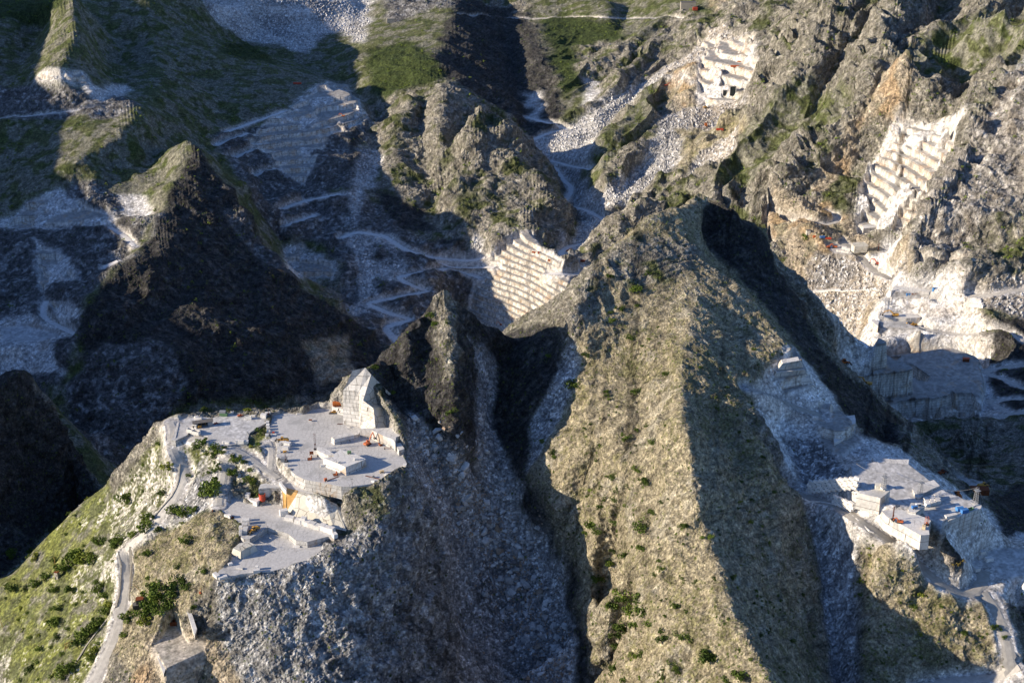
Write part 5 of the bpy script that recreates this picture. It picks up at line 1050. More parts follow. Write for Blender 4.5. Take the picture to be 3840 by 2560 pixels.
for k,(s_,p,px,py) in enumerate(sz[:290]):
    o=D.objects.new('boulder',BO[k%7]); C.objects.link(o); o.location=(p[0],p[1],p[2]+s_*.42); o.rotation_euler=(rgb.uniform(-.6,.6),rgb.uniform(-.6,.6),rgb.uniform(0,6.28)); o.scale=(s_*1.25,)*3
    z_='at the top of the rubble chute' if py<1130 else ('in the upper part of the rubble chute' if py<1280 else ('in the middle of the rubble chute' if py<1420 else 'at the bottom of the rubble chute')); s2='huge' if k<12 else ('big' if k<90 else 'medium')
    e_='near its right edge' if px>1040+(py-950)*.47 else 'left of its middle'; tag(o,'%s boulder %s, %s'%(s2,z_,e_),'boulder','%s boulders %s %s'%(s2,z_,e_))
def merged(name,label,items,mat):
    V=[];Fc=[]; b=0
    for s_,p in items:
        me=BO[rgb.randrange(7)]; M=Matrix.Translation((p[0],p[1],p[2]+s_*.2))@Matrix.Rotation(rgb.uniform(0,6.28),4,'Z')@Matrix.Rotation(rgb.uniform(-.7,.7),4,'X')@Matrix.Scale(s_,4)
        V+=[tuple(M@v.co) for v in me.vertices]; Fc+=[tuple(b+i for i in f.vertices) for f in me.polygons]; b=len(V)
    me=D.meshes.new(name); me.from_pydata(V,[],Fc); me.materials.append(mat); o=D.objects.new(name,me); C.objects.link(o); o['kind']='stuff'; o['label']=label
merged('rubble','loose smaller stones filling the rubble chute',[(q[0]*1.1,q[1]) for q in sz[290:]],MAT['rubble'])
P_,_,_=rand_pts(40000,61); it=[]
for p in P_:
    if p[1]>900: continue
    ty,rd,ma,fl_=typeat(p[0],p[1])
    if rd>.2 or fl_>.2: continue
    if (ty=='gray' and r.rand()<.35) or (ty=='grass' and r.rand()<.22) or (ty=='scree' and p[0]>100 and r.rand()<.6) or (ty=='marble' and r.rand()<.3): it.append((.3/(r.rand()**.5+.12),p))
    if len(it)>4200: break
merged('loose_stones','loose stones scattered below the quarries and over the near slopes',it,MAT['rubble'])
print('plants',time.time()-T0)
# ---------------------------------------------------------------- machines
def wheel(t,x,y,r,w):
    a=MB().tube((x,y-w/2,r),(x,y+w/2,r),r,r,16).build('wheel',MAT['tyre'],t)
    MB().tube((x,y-w/2-.03,r),(x,y+w/2+.03,r),r*.5,r*.5,12).build('rim',MAT['steel'] if a else None,a); return a
def loader(p,rz,label,paintc='yellow',s=1.0,arm=.0):
    t=thing('wheel_loader',label,'wheel loader',p,R(rz)); t.scale=(s,s,s); m=MAT[paintc]
    for x in (-1.9,1.6):
        for y in (-1.15,1.15): wheel(t,x,y,.85,.62)
    MB().side([(-4.0,.9),(-4.0,2.1),(-3.4,2.5),(-.9,2.5),(-.7,1.1),(-1.0,.8)],-1.0,1.0).build('engine_cover',m,t,.08)
    MB().side([(-4.35,.6),(-4.35,1.6),(-3.9,1.7),(-3.9,.6)],-1.25,1.25).build('counterweight',m,t,.06)
    MB().side([(-.7,.7),(-.7,1.7),(1.0,1.6),(2.6,1.3),(2.6,.7)],-.65,.65).build('front_frame',m,t,.05)
    c=MB().side([(-.9,1.7),(-.9,3.5),(.55,3.5),(.85,1.7)],-.8,.8).build('cab',m,t,.06)
    MB().side([(-.7,2.3),(-.7,3.3),(.72,3.3),(.84,2.3)],-.84,.84).side([(.3,2.3),(.3,3.3),(.78,3.3),(.88,2.3)],-.7,.7).build('window',MAT['glass'],c)
    a=MB()
    for y in (-.55,.55): a.bar((1.0,y,1.9),(3.6,y,.9+arm),.22,.4)
    a.build('lift_arm',m,t)
    MB().side([(3.5,.15+arm),(3.4,1.3+arm),(3.7,1.4+arm),(3.9,.4+arm),(4.8,.12+arm),(4.7,.0+arm),(3.7,.0+arm)],-1.5,1.5).build('bucket',MAT['dark'],t)
    for y in (-.55,.55): MB().tube((2.62,y,1.15),(2.72,y,1.15),.14,.14,8).build('headlight',MAT['white'],t)
    return t
def excavator(p,rz,label,paintc='orange',s=1.0,turn=0,boom=((1.2,1.9),(3.4,5.2),(6.6,4.6),(7.2,1.6))):
    t=thing('excavator',label,'excavator',p,R(rz)); t.scale=(s,s,s); m=MAT[paintc]
    for y in (-1.2,1.2): MB().side([(-2.2,.35),(-1.9,.0),(1.9,.0),(2.2,.35),(2.2,.65),(1.9,.95),(-1.9,.95),(-2.2,.65)],y-.32,y+.32).build('track',MAT['dark'],t)
    MB().tube((0,0,.7),(0,0,1.15),.9,.9,14).build('turntable',MAT['dark'],t)
    MB().side([(-2.6,1.15),(-2.6,2.3),(-.2,2.35),(-.2,1.7),(1.6,1.6),(1.6,1.15)],-1.45,1.45).build('body',m,t,.08)
    MB().side([(-3.2,1.2),(-3.2,2.2),(-2.55,2.35),(-2.55,1.2)],-1.4,1.4).build('counterweight',m,t,.12)
    c=MB().side([(-.1,1.6),(-.1,3.1),(1.3,3.1),(1.75,1.6)],.45,1.42).build('cab',m,t,.05)
    MB().side([(.1,2.1),(.1,2.95),(1.35,2.95),(1.62,2.1)],.42,1.46).build('window',MAT['glass'],c)
    (x0,z0),(x1,z1),(x2,z2),(x3,z3)=boom
    MB().bar((x0,-.2,z0),(x1,-.2,z1),.5,.75).bar((x1,-.2,z1),(x2,-.2,z2),.42,.6).build('boom',m,t)
    MB().bar((x2-.3,-.2,z2+.5),(x3,-.2,z3),.36,.5).build('stick',m,t)
    MB().side([(x3-.2,z3+.2),(x3+.5,z3),(x3+.4,z3-1.0),(x3-.5,z3-1.3),(x3-.9,z3-.7)],-.85,.45).build('bucket',MAT['dark'],t)
    MB().tube((x0+.6,-.2,z0-.2),(x1-.3,-.2,z1-1.0),.1,.1,6).build('hydraulic_ram',MAT['steel'],t)
    return t
def hut(name,p,rz,d,wallm,roofm,label,cat='hut',door=True,slope=.25,win=1):
    t=thing(name,label,cat,p,R(rz)); L_,W_,H=d
    MB().box((0,0,H/2),(L_,W_,H)).build('wall',MAT[wallm],t)
    MB().side([(-L_/2-.25,H+.02),(-L_/2-.25,H+.16),(L_/2+.25,H+.16+slope),(L_/2+.25,H+.02+slope),],-W_/2-.25,W_/2+.25).build('roof',MAT[roofm],t)
    if door: MB().box((-L_/4,-W_/2-.02,1.0),(.9,.08,2.0)).build('door',MAT['dark'],t)
    for k in range(win): MB().box((L_/4-k*.9,-W_/2-.02,H*.62),(.7,.08,.7)).build('window',MAT['glass'],t)
    return t
def container(p,rz,d,m,label,name='container',cat='container',open_=False):
    t=thing(name,label,cat,p,R(rz)); L_,W_,H=d
    if open_:
        b=MB().box((0,0,.1),(L_,W_,.2))
        for sy in (-1,1): b.box((0,sy*(W_/2-.06),H/2),(L_,.12,H))
        for sx in (-1,1): b.box((sx*(L_/2-.06),0,H/2),(.12,W_-.24,H))
        b.build('bin',MAT[m],t)
    else: MB().box((0,0,H/2),(L_,W_,H)).build('body',MAT[m],t,.03)
    r=MB()
    n=max(3,int(L_/.6))
    for k in range(n+1):
        for sy in (-1,1): r.box((-L_/2+L_*k/n,sy*(W_/2+.03),H/2),(.1,.06,H*.96))
    r.build('ribs',MAT[m],t)
    MB().box((L_/2+.03,0,H/2),(.05,W_*.9,H*.9)).build('door',MAT[m],t)
    return t
def drum(p,r,h,m,label,lying=None,group=None,name='drum',cat='drum'):
    t=thing(name,label,cat,p,0,group)
    if lying is None:
        MB().tube((0,0,0),(0,0,h),r,r,18).build('shell',MAT[m],t,smooth=False); b=MB()
        for k in (.02,.35,.67,.98): b.tube((0,0,h*k-.06),(0,0,h*k+.06),r*1.04,r*1.04,18)
        b.build('hoops',MAT[m],t); MB().tube((0,0,h),(0,0,h+.03),r*.82,r*.82,18).build('lid',MAT['dark'],t)
    else:
        c,s_=math.cos(R(lying)),math.sin(R(lying)); a=Vector((c,s_,0))*h/2
        MB().tube(Vector((0,0,r+.2))-a,Vector((0,0,r+.2))+a,r,r,18).build('shell',MAT[m],t)
        MB().tube(Vector((0,0,r+.2))-a*1.04,Vector((0,0,r+.2))-a,r*.6,r,18).tube(Vector((0,0,r+.2))+a,Vector((0,0,r+.2))+a*1.04,r,r*.6,18).build('end_caps',MAT[m],t)
        MB().box(tuple(a*.6+Vector((0,0,.2))),(.4,r*1.5,.4),R(lying)).box(tuple(-a*.6+Vector((0,0,.2))),(.4,r*1.5,.4),R(lying)).build('cradle',MAT['dark'],t)
    return t
def lattice(b,h,w0,w1,n,tk=.12):
    c=lambda k,z: [(sx*(w0+(w1-w0)*z/h)/2,sy*(w0+(w1-w0)*z/h)/2,z) for sx,sy in ((-1,-1),(1,-1),(1,1),(-1,1))][k]
    for k in range(4): b.bar(c(k,0),c(k,h),tk)
    for i in range(n):
        z0,z1=h*i/n,h*(i+1)/n
        for k in range(4): b.bar(c(k,z0),c((k+1)%4,z1),tk*.6); b.bar(c(k,z1),c((k+1)%4,z1),tk*.6)
    return b
def pylon(p,h,label,m='steel',w=2.4):
    t=thing('cable_pylon',label,'pylon',p,R(20)); lattice(MB(),h,w,w*.6,6,.16).build('lattice_tower',MAT[m],t)
    MB().box((0,0,h+.15),(w*1.3,w*1.3,.2)).build('platform',MAT[m],t); b=MB()
    for k in range(12):
        a0,a1=k/12*6.283,(k+1)/12*6.283; b.bar((math.cos(a0)*1.2,0,h+1.3+math.sin(a0)*1.2),(math.cos(a1)*1.2,0,h+1.3+math.sin(a1)*1.2),.14)
    b.bar((0,0,h),(0,0,h+1.4),.2).build('pulley_wheel',MAT[m],t)
    MB().box((0,0,.0),(w*1.3,w*1.3,.8)).build('footing',MAT['block'],t); return t
def mast(p,h,m,label,w=.9):
    t=thing('drill_mast',label,'drilling mast',p,R(10)); lattice(MB(),h,w,w*.85,max(4,int(h/1.3)),.1).build('lattice_mast',MAT[m],t)
    MB().box((.2,0,.35),(2.4,1.8,.7)).build('base',MAT['dark'],t); MB().box((0,-.3,h*.35),(.7,.5,.9)).build('drill_head',MAT[m],t); return t
def cable(a,b,sag,label,r=.06):
    P=[Vector(a).lerp(Vector(b),k/24)+Vector((0,0,-sag*4*(k/24)*(1-k/24))) for k in range(25)]; m=MB()
    for p,q in zip(P,P[1:]): m.tube(p,q,r,r,5,False)
    tag(m.build('cable',MAT['steel']),label,'cable')
def generator(p,rz,m,label,d=(2.6,1.4,1.4),name='compressor',cat='compressor'):
    t=thing(name,label,cat,p,R(rz)); L_,W_,H=d
    MB().box((0,0,.45+H/2),(L_,W_,H)).build('housing',MAT[m],t,.08); MB().box((L_*.1,-W_/2-.02,.45+H/2),(L_*.5,.06,H*.6)).build('grille',MAT['dark'],t)
    for y in (-W_/2,W_/2): MB().tube((-L_*.25,y-.1,.32),(-L_*.25,y+.1,.32),.32,.32,10).build('wheel',MAT['tyre'],t)
    MB().tube((L_*.3,0,.45+H),(L_*.3,0,.9+H),.08,.08,6).build('exhaust',MAT['dark'],t); MB().bar((L_/2,0,.5),(L_/2+1.1,0,.35),.1).build('drawbar',MAT['dark'],t); return t
rgk=random.Random(77)
def block(p,d,rz,label,group=None,mat='block'):
    o=MB().box((0,0,d[2]/2),d,0,.98,.09,rgk).build('marble_block',MAT[mat],None,.04); o.location=p; o.rotation_euler=(0,0,R(rz)); return tag(o,label,'marble block',group)
Z1,Z2,Z3,Z4=590.02,591.02,572.02,568.02
q1=lambda x,y,z=Z1:zp(*c1(x,y),z); q2=lambda x,y,z=Z2:zp(*c2(x,y),z); q3=lambda x,y,z=Z3:zp(*c3(x,y),z); q4=lambda x,y,z:zp(*c4(x,y),z)
def q4f(x,y,pl_z,cx,cy):   # on a right-hand bench: same level as the bench whose outline centre is near (cx,cy)
    px,py=c4(x,y); zz=pl_z+up(*c4(cx,cy)); a,t=ray(px,py); Y=(CAMZ-zz)/t; return Vector((a*Y,Y,zz))
# --- upper plateau
loader(q1(385,690),184,'orange yellow wheel loader at the left edge of the round plateau','yellow',1.0,.9)
excavator(q1(1645,735),52,'orange excavator with raised boom beneath the cut wall on the plateau','orange',.95,0,((1.0,1.9),(3.2,6.0),(5.2,7.4),(6.6,3.0)))
t=loader(q1(1150,272),185,'small yellow backhoe by the rusty tank at the back of the plateau','yellow',.72,.3)
a=MB().bar((-4.0,0,1.6),(-5.6,0,4.2),.3,.4).bar((-5.6,0,4.2),(-6.6,0,2.4),.25,.35).build('backhoe_arm',MAT['yellow'],t)
drum(zp(*c1(1202,165),594.62),1.7,6.4,'bronze','large rusty orange tank lying on the marble ledge behind the plateau',8,name='tank',cat='tank')
mast(q1(873,805),11.5,'rust','tall drilling mast at the tip of the marble wedge on the plateau',1.2)
mast(zp(*c2(1805,290),591),5,'rust','short rusty mast beside two blocks where yard and plateau meet',.6)
t=thing('light_pole','thin floodlight pole on the front rim of the round plateau','light pole',q1(1415,1336)); MB().tube((0,0,0),(0,0,4.6),.1,.07,6).build('pole',MAT['dark'],t); MB().box((0,0,4.6),(1.4,.15,.15)).build('crossbar',MAT['dark'],t)
for x in (-.6,.6): MB().box((x,-.1,4.8),(.4,.3,.35)).build('lamp',MAT['steel'],t)
generator(q1(1372,866,595.62),0,'green','olive box compressor on the big raised marble bench',(2.4,1.6,1.5))
generator(q1(1025,1268),20,'orange','orange wire saw motor near the front rim of the plateau',(1.8,1.5,1.6),'wire_saw','wire saw')
generator(q1(1850,1145),5,'ochre','tan compressor at the right rim of the plateau',(2.8,1.4,1.2))
generator(q1(425,852),0,'yellow','small yellow compressor beside the white blocks at the left rim',(2.2,1.2,1.0))
def rail(p,rz,L_,label,head=True):
    t=thing('saw_rail',label,'saw rail',p,R(rz)); b=MB(); b.bar((0,-.35,.15),(L_,-.35,.15),.14).bar((0,.35,.15),(L_,.35,.15),.14)
    for k in range(int(L_/.7)): b.bar((k*.7,-.45,.07),(k*.7,.45,.07),.1)
    b.build('track',MAT['rust'],t)
    if head: MB().box((L_*.55,0,.7),(1.4,1.1,.9)).build('carriage',MAT['steel'],t,.05); MB().tube((L_*.55,-.7,.8),(L_*.55,.7,.8),.45,.45,12).build('flywheel',MAT['dark'],t)
rail(q1(1060,1258),40,8,'rusty rail track leading up from the orange wire saw',False); rail(q1(1610,1190),-24,10,'dark rail with a cutting carriage near the right front rim'); rail(q1(1195,430),0,3.5,'iron grating lying by the foot of the cut cliff',False)
t=thing('ladder_rack','rusty ladder rack on a wheel below the right marble shelf','rack',q1(1885,800),R(-12)); b=MB(); b.bar((0,0,2.0),(4.6,0,1.2),.12).bar((0,0,1.1),(4.6,0,.5),.12)
for k in range(9): b.bar((k*.55,0,1.1-k*.07),(k*.55,0,2.0-k*.09),.08)
b.build('frame',MAT['rust'],t); MB().tube((.3,-.2,.45),(.3,.2,.45),.45,.45,12).build('wheel',MAT['tyre'],t)
def bucket(p,rz,label,s=1):
    t=thing('bucket',label,'bucket',p,R(rz)); t.scale=(s,s,s); MB().side([(-1,0),(-1.2,1.1),(-.9,1.6),(-.7,1.4),(-.6,.3),(.9,.15),(1,0)],-1.3,1.3).build('scoop',MAT['rust'],t); MB().box((1.0,0,.06),(.3,2.6,.1)).build('cutting_edge',MAT['dark'],t)
bucket(q1(1835,740),30,'rusty bucket lying against the right marble wall'); bucket(q1(1165,1175),200,'rusty bucket at the front corner of the big marble bench',1.2); bucket(q1(790,945),190,'long rusty bucket beside the drilling mast',1.3)
t=thing('steel_plate','brown steel plate standing upright left of the drilling mast','steel plate',q1(818,895),R(5)); MB().box((0,0,1.6),(2.4,.2,3.2)).build('plate',MAT['rust'],t); MB().bar((0,1.4,0),(0,.1,2.2),.15).build('prop',MAT['rust'],t)
container(q1(415,975),0,(3.6,2.6,2.8),'steel','grey green box cabin at the left front rim of the plateau','cabin','cabin')
mast(q1(440,985),5.5,'rust','rusty post frame beside the grey green box cabin',.7)
hut('kiosk',q1(800,388),0,(1.6,1.2,1.0),'white','rust','tiny white stand with a red top in the middle rear of the plateau','stand',False,.0,0)
BL=[((400,722),(4.2,2.2,1.9),5,'long low white block behind the stacked pair at the left rim'),((468,750),(4.2,3,2.6),-18,'biggest white block right behind the loader at the left rim'),((445,800),(3.6,2.6,2.2),-10,'white block in front of the biggest block at the left rim'),((350,740),(1.6,1.8,1.6),0,'small white block at the far left of the group at the rim'),((340,845),(2.2,1.8,1.7),0,'dusty grey block beside the yellow compressor'),((435,845),(2.4,1.8,1.2),0,'flat pale block under the yellow compressor hose'),
 ((985,1052),(2.6,1.6,1.5),10,'tapered white block left of the big raised marble bench'),((1225,1000),(1.8,1.4,1.1),10,'small white block on the front edge of the big raised bench'),((1475,955),(2.8,1.3,1.2),15,'long white block at the right end of the big raised bench'),((1225,820),(2.6,1.2,1.0),0,'pale block with a rusty edge behind the big raised bench'),
 ((880,865),(5.0,2.4,1.8),-12,'pale marble beam right of the upright steel plate'),((850,905),(4.5,1.5,1.1),-8,'low marble sleeper in front of the drilling mast'),((1920,1185),(2.4,1.8,1.3),-20,'left one of three blocks at the right rim of the plateau'),((1990,1200),(2.6,1.8,1.2),-25,'middle one of three blocks at the right rim of the plateau'),((2040,1168),(3,1.8,1.4),25,'right one of three blocks at the right rim of the plateau'),
 ((1725,1275),(2.4,1.4,.9),-30,'flat block between the cutting rail and the front rim'),((2190,1050),(2.6,2,1.4),80,'white block at the far right end of the plateau rim'),((1365,480),(2.2,1.2,.8),-10,'small grey slab lying at the foot of the cut cliff'),((450,1045),(2.2,1.7,2.0),0,'small upright block with an orange foot at the left front rim'),((640,285),(4.2,1.2,.8),10,'long thin slab on the back edge of the plateau')]
for (x,y),d,rz,l in BL: block(q1(x,y,595.62 if (x,y) in ((1225,1000),(1475,955)) else Z1),d,rz,l)
ON=['first','second','third','fourth','fifth','sixth','seventh','eighth','ninth','tenth','eleventh','twelfth']
for k,(x,y) in enumerate(((172,425),(176,470),(182,512),(186,560),(165,612))): block(q1(x,y),(2.2,2.6,1.8),5,ON[k]+' grey block from the back along the plateau left edge','blocks along the left edge of the plateau')
block(q1(262,590),(3.2,1.8,.9),8,'low pale block carrying a red drum left of the loader'); drum(q1(258,582)+Vector((0,0,.9)),.5,1.5,'red','small red drum lying on a block left of the loader',5)
block(q2(1715,318),(3.8,3.0,2.6),-10,'big white block at the back where yard and plateau meet'); block(q2(1790,270),(3.6,2.4,2.0),15,'whitish block right of the big one at the back rim')
# --- rear yard
t=thing('open_shed','long open shed with a dark sheet roof in the rear yard','shed',q2(600,470),R(14))
MB().box((-5.6,0,1.6),(1.6,3.6,3.2)).build('end_wall',MAT['wood'],t); MB().box((4.6,0,1.6),(3.2,3.4,3.2)).build('store_room',MAT['steel'],t); MB().box((0,1.8,1.6),(11.5,.15,3.2)).build('back_wall',MAT['dark'],t)
for x in (-3.5,-1,1.5): MB().box((x,-1.7,1.55),(.2,.2,3.1)).build('post',MAT['wood'],t)
MB().side([(-6.8,3.15),(-6.8,3.3),(6.6,3.75),(6.6,3.6)],-2.6,2.3).build('roof',MAT['roof'],t)
hut('site_hut',q2(450,505),-12,(2.8,2.4,2.6),'white','white','small white site hut beside the open shed','hut',True,.0,2)
generator(q2(532,512),0,'yellow','small yellow generator in front of the white site hut',(2.4,1.4,1.3))
container(q2(372,590),-22,(4.6,2.6,2.6),'white','left white open bin below the white site hut','bin','bin',True); container(q2(470,625),-20,(5.2,2.8,2.6),'white','right white open bin with a rusty inside below the hut','bin','bin',True)
MB_=MB().box((0,0,1.0),(4.9,2.4,.1)).build('rusty_filling',MAT['rust']); o=MB_; o.location=q2(470,625); o.rotation_euler=(0,0,R(-20)); tag(o,'rust coloured filling inside the right white open bin','filling')
loader(q2(845,438),20,'small red tractor parked alone in the rear yard','red',.42)
container(q2(975,285),-4,(5,2.4,2.2),'green','green container with a grey top at the back of the yard')
container(q2(975,285)+Vector((-.5,0,2.25)),-4,(4,2.2,1.4),'steel','grey box sitting on the green container')
excavator(q2(1275,300),10,'scrapped orange excavator at the back edge of the yard','orange',.55,0,((1,1.5),(2,2.0),(3.5,1.8),(4.4,.9)))
container(q2(1435,345),-6,(4,2,2.4),'white','white skip at the back edge of the yard','skip','skip',True)
drum(q2(1135,245),1.0,1.8,'white','white round cistern on a slab at the back of the yard',name='cistern',cat='cistern')
for k,((x,y),d,rz,l) in enumerate((((1240,780),(3,2,2),10,'left block of three at the yard front edge'),((1305,790),(3.6,2.4,2.2),-8,'middle block of three at the yard front edge'),((1375,782),(4,2.2,1.7),0,'right block of three at the yard front edge'),((990,785),(2,1.8,1.3),20,'pointed white block at the yard front edge'),((1045,795),(3,1.8,1.2),-15,'flat white block right of the pointed one at the yard edge'),((475,320),(2.6,1.6,1.2),30,'pale block behind the open shed, upper one'),((520,345),(4.2,1.6,1.1),-5,'long pale block behind the open shed, lower one'),((1520,300),(3,1.6,1.1),-10,'grey block between the skip and the big white block'))): block(q2(x,y),d,rz,l)
b=MB()
for k in range(14): b.box((k*1.9,0,.5),(1.8,1.1,1.0+.1*(k%3)),0,.95,.06,rgk)
o=b.build('parapet',MAT['block']); o.location=zp(*c2(85,700),590.5); o.rotation_euler=(0,0,R(97)); o.scale=(.8,.8,.8); tag(o,'low stone parapet along the outer edge of the upper road','parapet wall')
# --- lower yard
drum(q3(883,335),2.0,6.6,'red','tall bright red upright tank by the cut marble face',name='tank',cat='tank')
for k,((x,y),d,rz) in enumerate((((425,100),(3,2.4,2.2),-40),((433,165),(4.4,2.6,2.4),15),((490,195),(3,5,2.2),-25),((545,205),(3,5.2,2.2),-25),((580,228),(5.2,2.6,1.9),28),((672,290),(2.6,3.4,4.6),-8),((725,300),(3,5.6,2.4),-30),((765,318),(3,5.2,2.3),-30),((815,345),(3.2,6,3.0),-30))): block(q3(x,y),d,rz,ON[k]+' white block from the back in the group left of the red tank','white blocks left of the red tank')
for k,((x,y),d,rz) in enumerate((((1193,508),(5,3.2,3.6),22),((1280,582),(5.4,3.4,2.4),-14),((1410,625),(4,3.4,2.8),-16),((1487,632),(3.2,3.2,4.2),-10),((1543,660),(3.8,3.6,3.0),-22),((1612,682),(4.6,3.6,3.0),-22),((1685,708),(4.6,3.6,2.8),-22),((1768,722),(3.6,3.8,3.4),-22),((1835,750),(4.2,3.6,3.4),-24),((1898,778),(3.6,3.4,4.0),-26),((1945,835),(3.2,2.6,2.6),-60))): block(q3(x,y),d,rz,ON[k]+' white block from the left in the row below the pale slab','row of white blocks below the pale slab')
loader(q3(748,755),232,'yellow wheel loader beside the sunken pit','yellow',1.0,.2)
for k,((x,y),d,rz,l) in enumerate((((640,592),(4.6,2,2.0),4,'rearmost white block behind the loader by the pit'),((640,640),(4.4,2.4,3.2),2,'large white block right behind the loader by the pit'),((628,688),(3.2,2.4,2.6),0,'white block left of the yellow loader'),((630,760),(3.0,5,2.6),0,'long white block left of the loader nose'),((565,725),(2.2,2.4,2.4),0,'upper one of two blocks at the left edge of the pit yard'),((563,795),(1.8,3.2,2.8),0,'lower one of two blocks at the left edge of the pit yard'),((350,535),(2.6,1.6,1.6),-30,'pale block at the left corner of the lower yard'),((395,550),(2.4,1.6,2.0),-40,'pale block next to the rusty scrap in the lower yard'),((1560,890),(5.4,.8,3.0),0,'pale upright slab in the pit corner'),((1385,975),(4,2,.7),-5,'flat slab on the pit floor'),((200,240),(2.2,2.2,2.0),0,'cream block with a rusty side at the entrance of the lower yard'),((235,225),(2.4,1.4,1.2),0,'pale block behind the cream one at the yard entrance'))): block(q3(x,y,Z4 if l.endswith(('corner','floor')) else Z3),d,rz,l)
for k,((x,y),d,rz,l) in enumerate((((545,1300),(4,1.4,.8),-12,'long flat block near the front rim of the lower floor'),((795,1350),(4,2.6,2.0),10,'big pale block at the front rim of the lower floor'),((800,1310),(2,1.8,2.4),0,'upright pale block at the front rim of the lower floor'),((405,1245),(2.6,1.8,1.4),30,'pointed block at the left rim of the lower floor'),((205,1420),(5,2.4,2.0),-50,'largest block at the far left tip of the lower floor'),((300,1440),(5,2.2,1.4),30,'long block at the far left tip of the lower floor'),((530,1130),(3,2,1.6),20,'block at the foot of the pyramid shaped chunk'))): block(q3(x,y,Z4),d,rz,l)
bucket(q3(440,545),0,'orange rusty scrap plate at the left of the lower yard',.8); bucket(q3(165,462),10,'flat orange scrap sheet at the left tip of the lower yard',.8)
t=thing('pit_scaffold','thin steel railing poles around the sunken pit','railing',q3(1000,850,Z4)); 
for a_,b_ in (((1005,820),(1210,870)),((1060,800),(1250,835)),((945,855),(1010,880)),((830,925),(895,945)),((715,1000),(970,1075)),((1015,985),(1085,1000))):
    A,B=q3(*a_,Z4)-t.location,q3(*b_,Z4)-t.location; MB().bar(A+Vector((0,0,1.3)),B+Vector((0,0,1.3)),.12).bar(A,A+Vector((0,0,1.4)),.1).bar(B,B+Vector((0,0,1.4)),.1).build('rail',MAT['white'],t)
# --- lower left slope
Lq=lambda x,y:gp(x/3,1045+y/3,(500,900))
hut('dark_cabin',Lq(968,1040),10,(4.0,3.4,5.2),'dark','rust','taller dark cabin with a rusty roof above the lower left road','cabin'); hut('dark_cabin',Lq(938,1060),10,(3.0,3.0,3.2),'dark','roof','lower dark cabin beside the lower left road','cabin')
hut('tower_hut',Lq(398,855),-20,(2.6,2.4,5.4),'stone','rust','narrow stone hut standing among trees on the left slope','hut',True,.2,1)
t=thing('timber_frame','orange brown timber frame standing on the lower left slope','timber frame',Lq(480,1325),R(35)); b=MB()
for k in range(6): b.bar((k*1.0-2.5,0,0),(k*1.0-2.5,0,4.4+.3*(k%2)),.3)
b.bar((-2.7,0,1.2),(2.8,0,1.2),.25).bar((-2.7,0,3.6),(2.8,0,3.6),.25).build('posts',MAT['wood'],t); MB().bar((-2.5,0,3),(-3.6,-2,0),.25).bar((2.5,0,3),(3.6,-2,0),.25).build('brace',MAT['wood'],t)
container(Lq(1205,1170),4,(6.5,2.6,2.6),'rust','dark rusty open container on the lower left quarry floor','container','container',True)
excavator(Lq(1380,955),100,'small orange drilling rig on the slope below the lower yard','orange',.42)
def pole(p,h,label,lean=(0,0)):
    t=thing('wooden_pole',label,'pole',p); MB().tube((0,0,-.3),(lean[0],lean[1],h),.2,.14,8).build('post',MAT['wood'],t); MB().box((lean[0],lean[1],h-.4),(1.6,.15,.15)).build('crossarm',MAT['wood'],t)
pole(Lq(20,1190),8,'thin pole at the far left edge of the lower slope',(-1,0)); pole(Lq(980,945),5,'slanting pole above the dark cabins',(-5,1)); pole(Lq(865,750),3,'fallen pale pole leaning over the road bend',(-7,3)); pole(Lq(385,780),9,'pole rising behind the narrow stone hut')
# parapets of the lower road
def wall_line(pts,yr,label,h=1.0,w=.8,m='stone'):
    q=[gp(x/3,1045+y/3,yr) for x,y in pts]; t=thing('road_wall',label,'road wall',q[0]); b=MB()
    for p,r_ in zip(q,q[1:]):
        n=max(1,int((r_-p).length/2.2))
        for k in range(n): 
            A=p.lerp(r_,k/n)-q[0]; B=p.lerp(r_,(k+.96)/n)-q[0]; b.bar(A+Vector((0,0,h/2-.2)),B+Vector((0,0,h/2-.2)),w,h+rgk.uniform(-.15,.15))
    b.build('stones',MAT[m],t)
wall_line([(1240,70),(1232,170),(1215,230),(1180,290),(1110,370),(1040,460),(960,540),(850,640),(800,660)],(500,900),'low stone wall on the left side of the lower road, upper stretch')
wall_line([(815,670),(835,760),(830,860),(822,960),(800,1050),(740,1140),(660,1230),(590,1330),(520,1440),(460,1560)],(500,900),'low stone wall on the left side of the lower road, bottom stretch')
wall_line([(900,640),(905,760),(895,900),(890,1010)],(500,900),'retaining wall on the right side of the lower road',1.6,.6)
# cut walls bottom left
loft('cut_wall',[(427,1397,547),(447,1458,547)],[(430,1425,531),(448,1470,531)],'wall','tall cream cut wall beside the rusty container at lower left','cut wall',6)
loft('cut_wall',[(355,1492,530),(376,1547,530)],[(357,1515,518),(377,1566,518)],'wallsmall','cream cut step below the lower left quarry floor','cut wall',5)
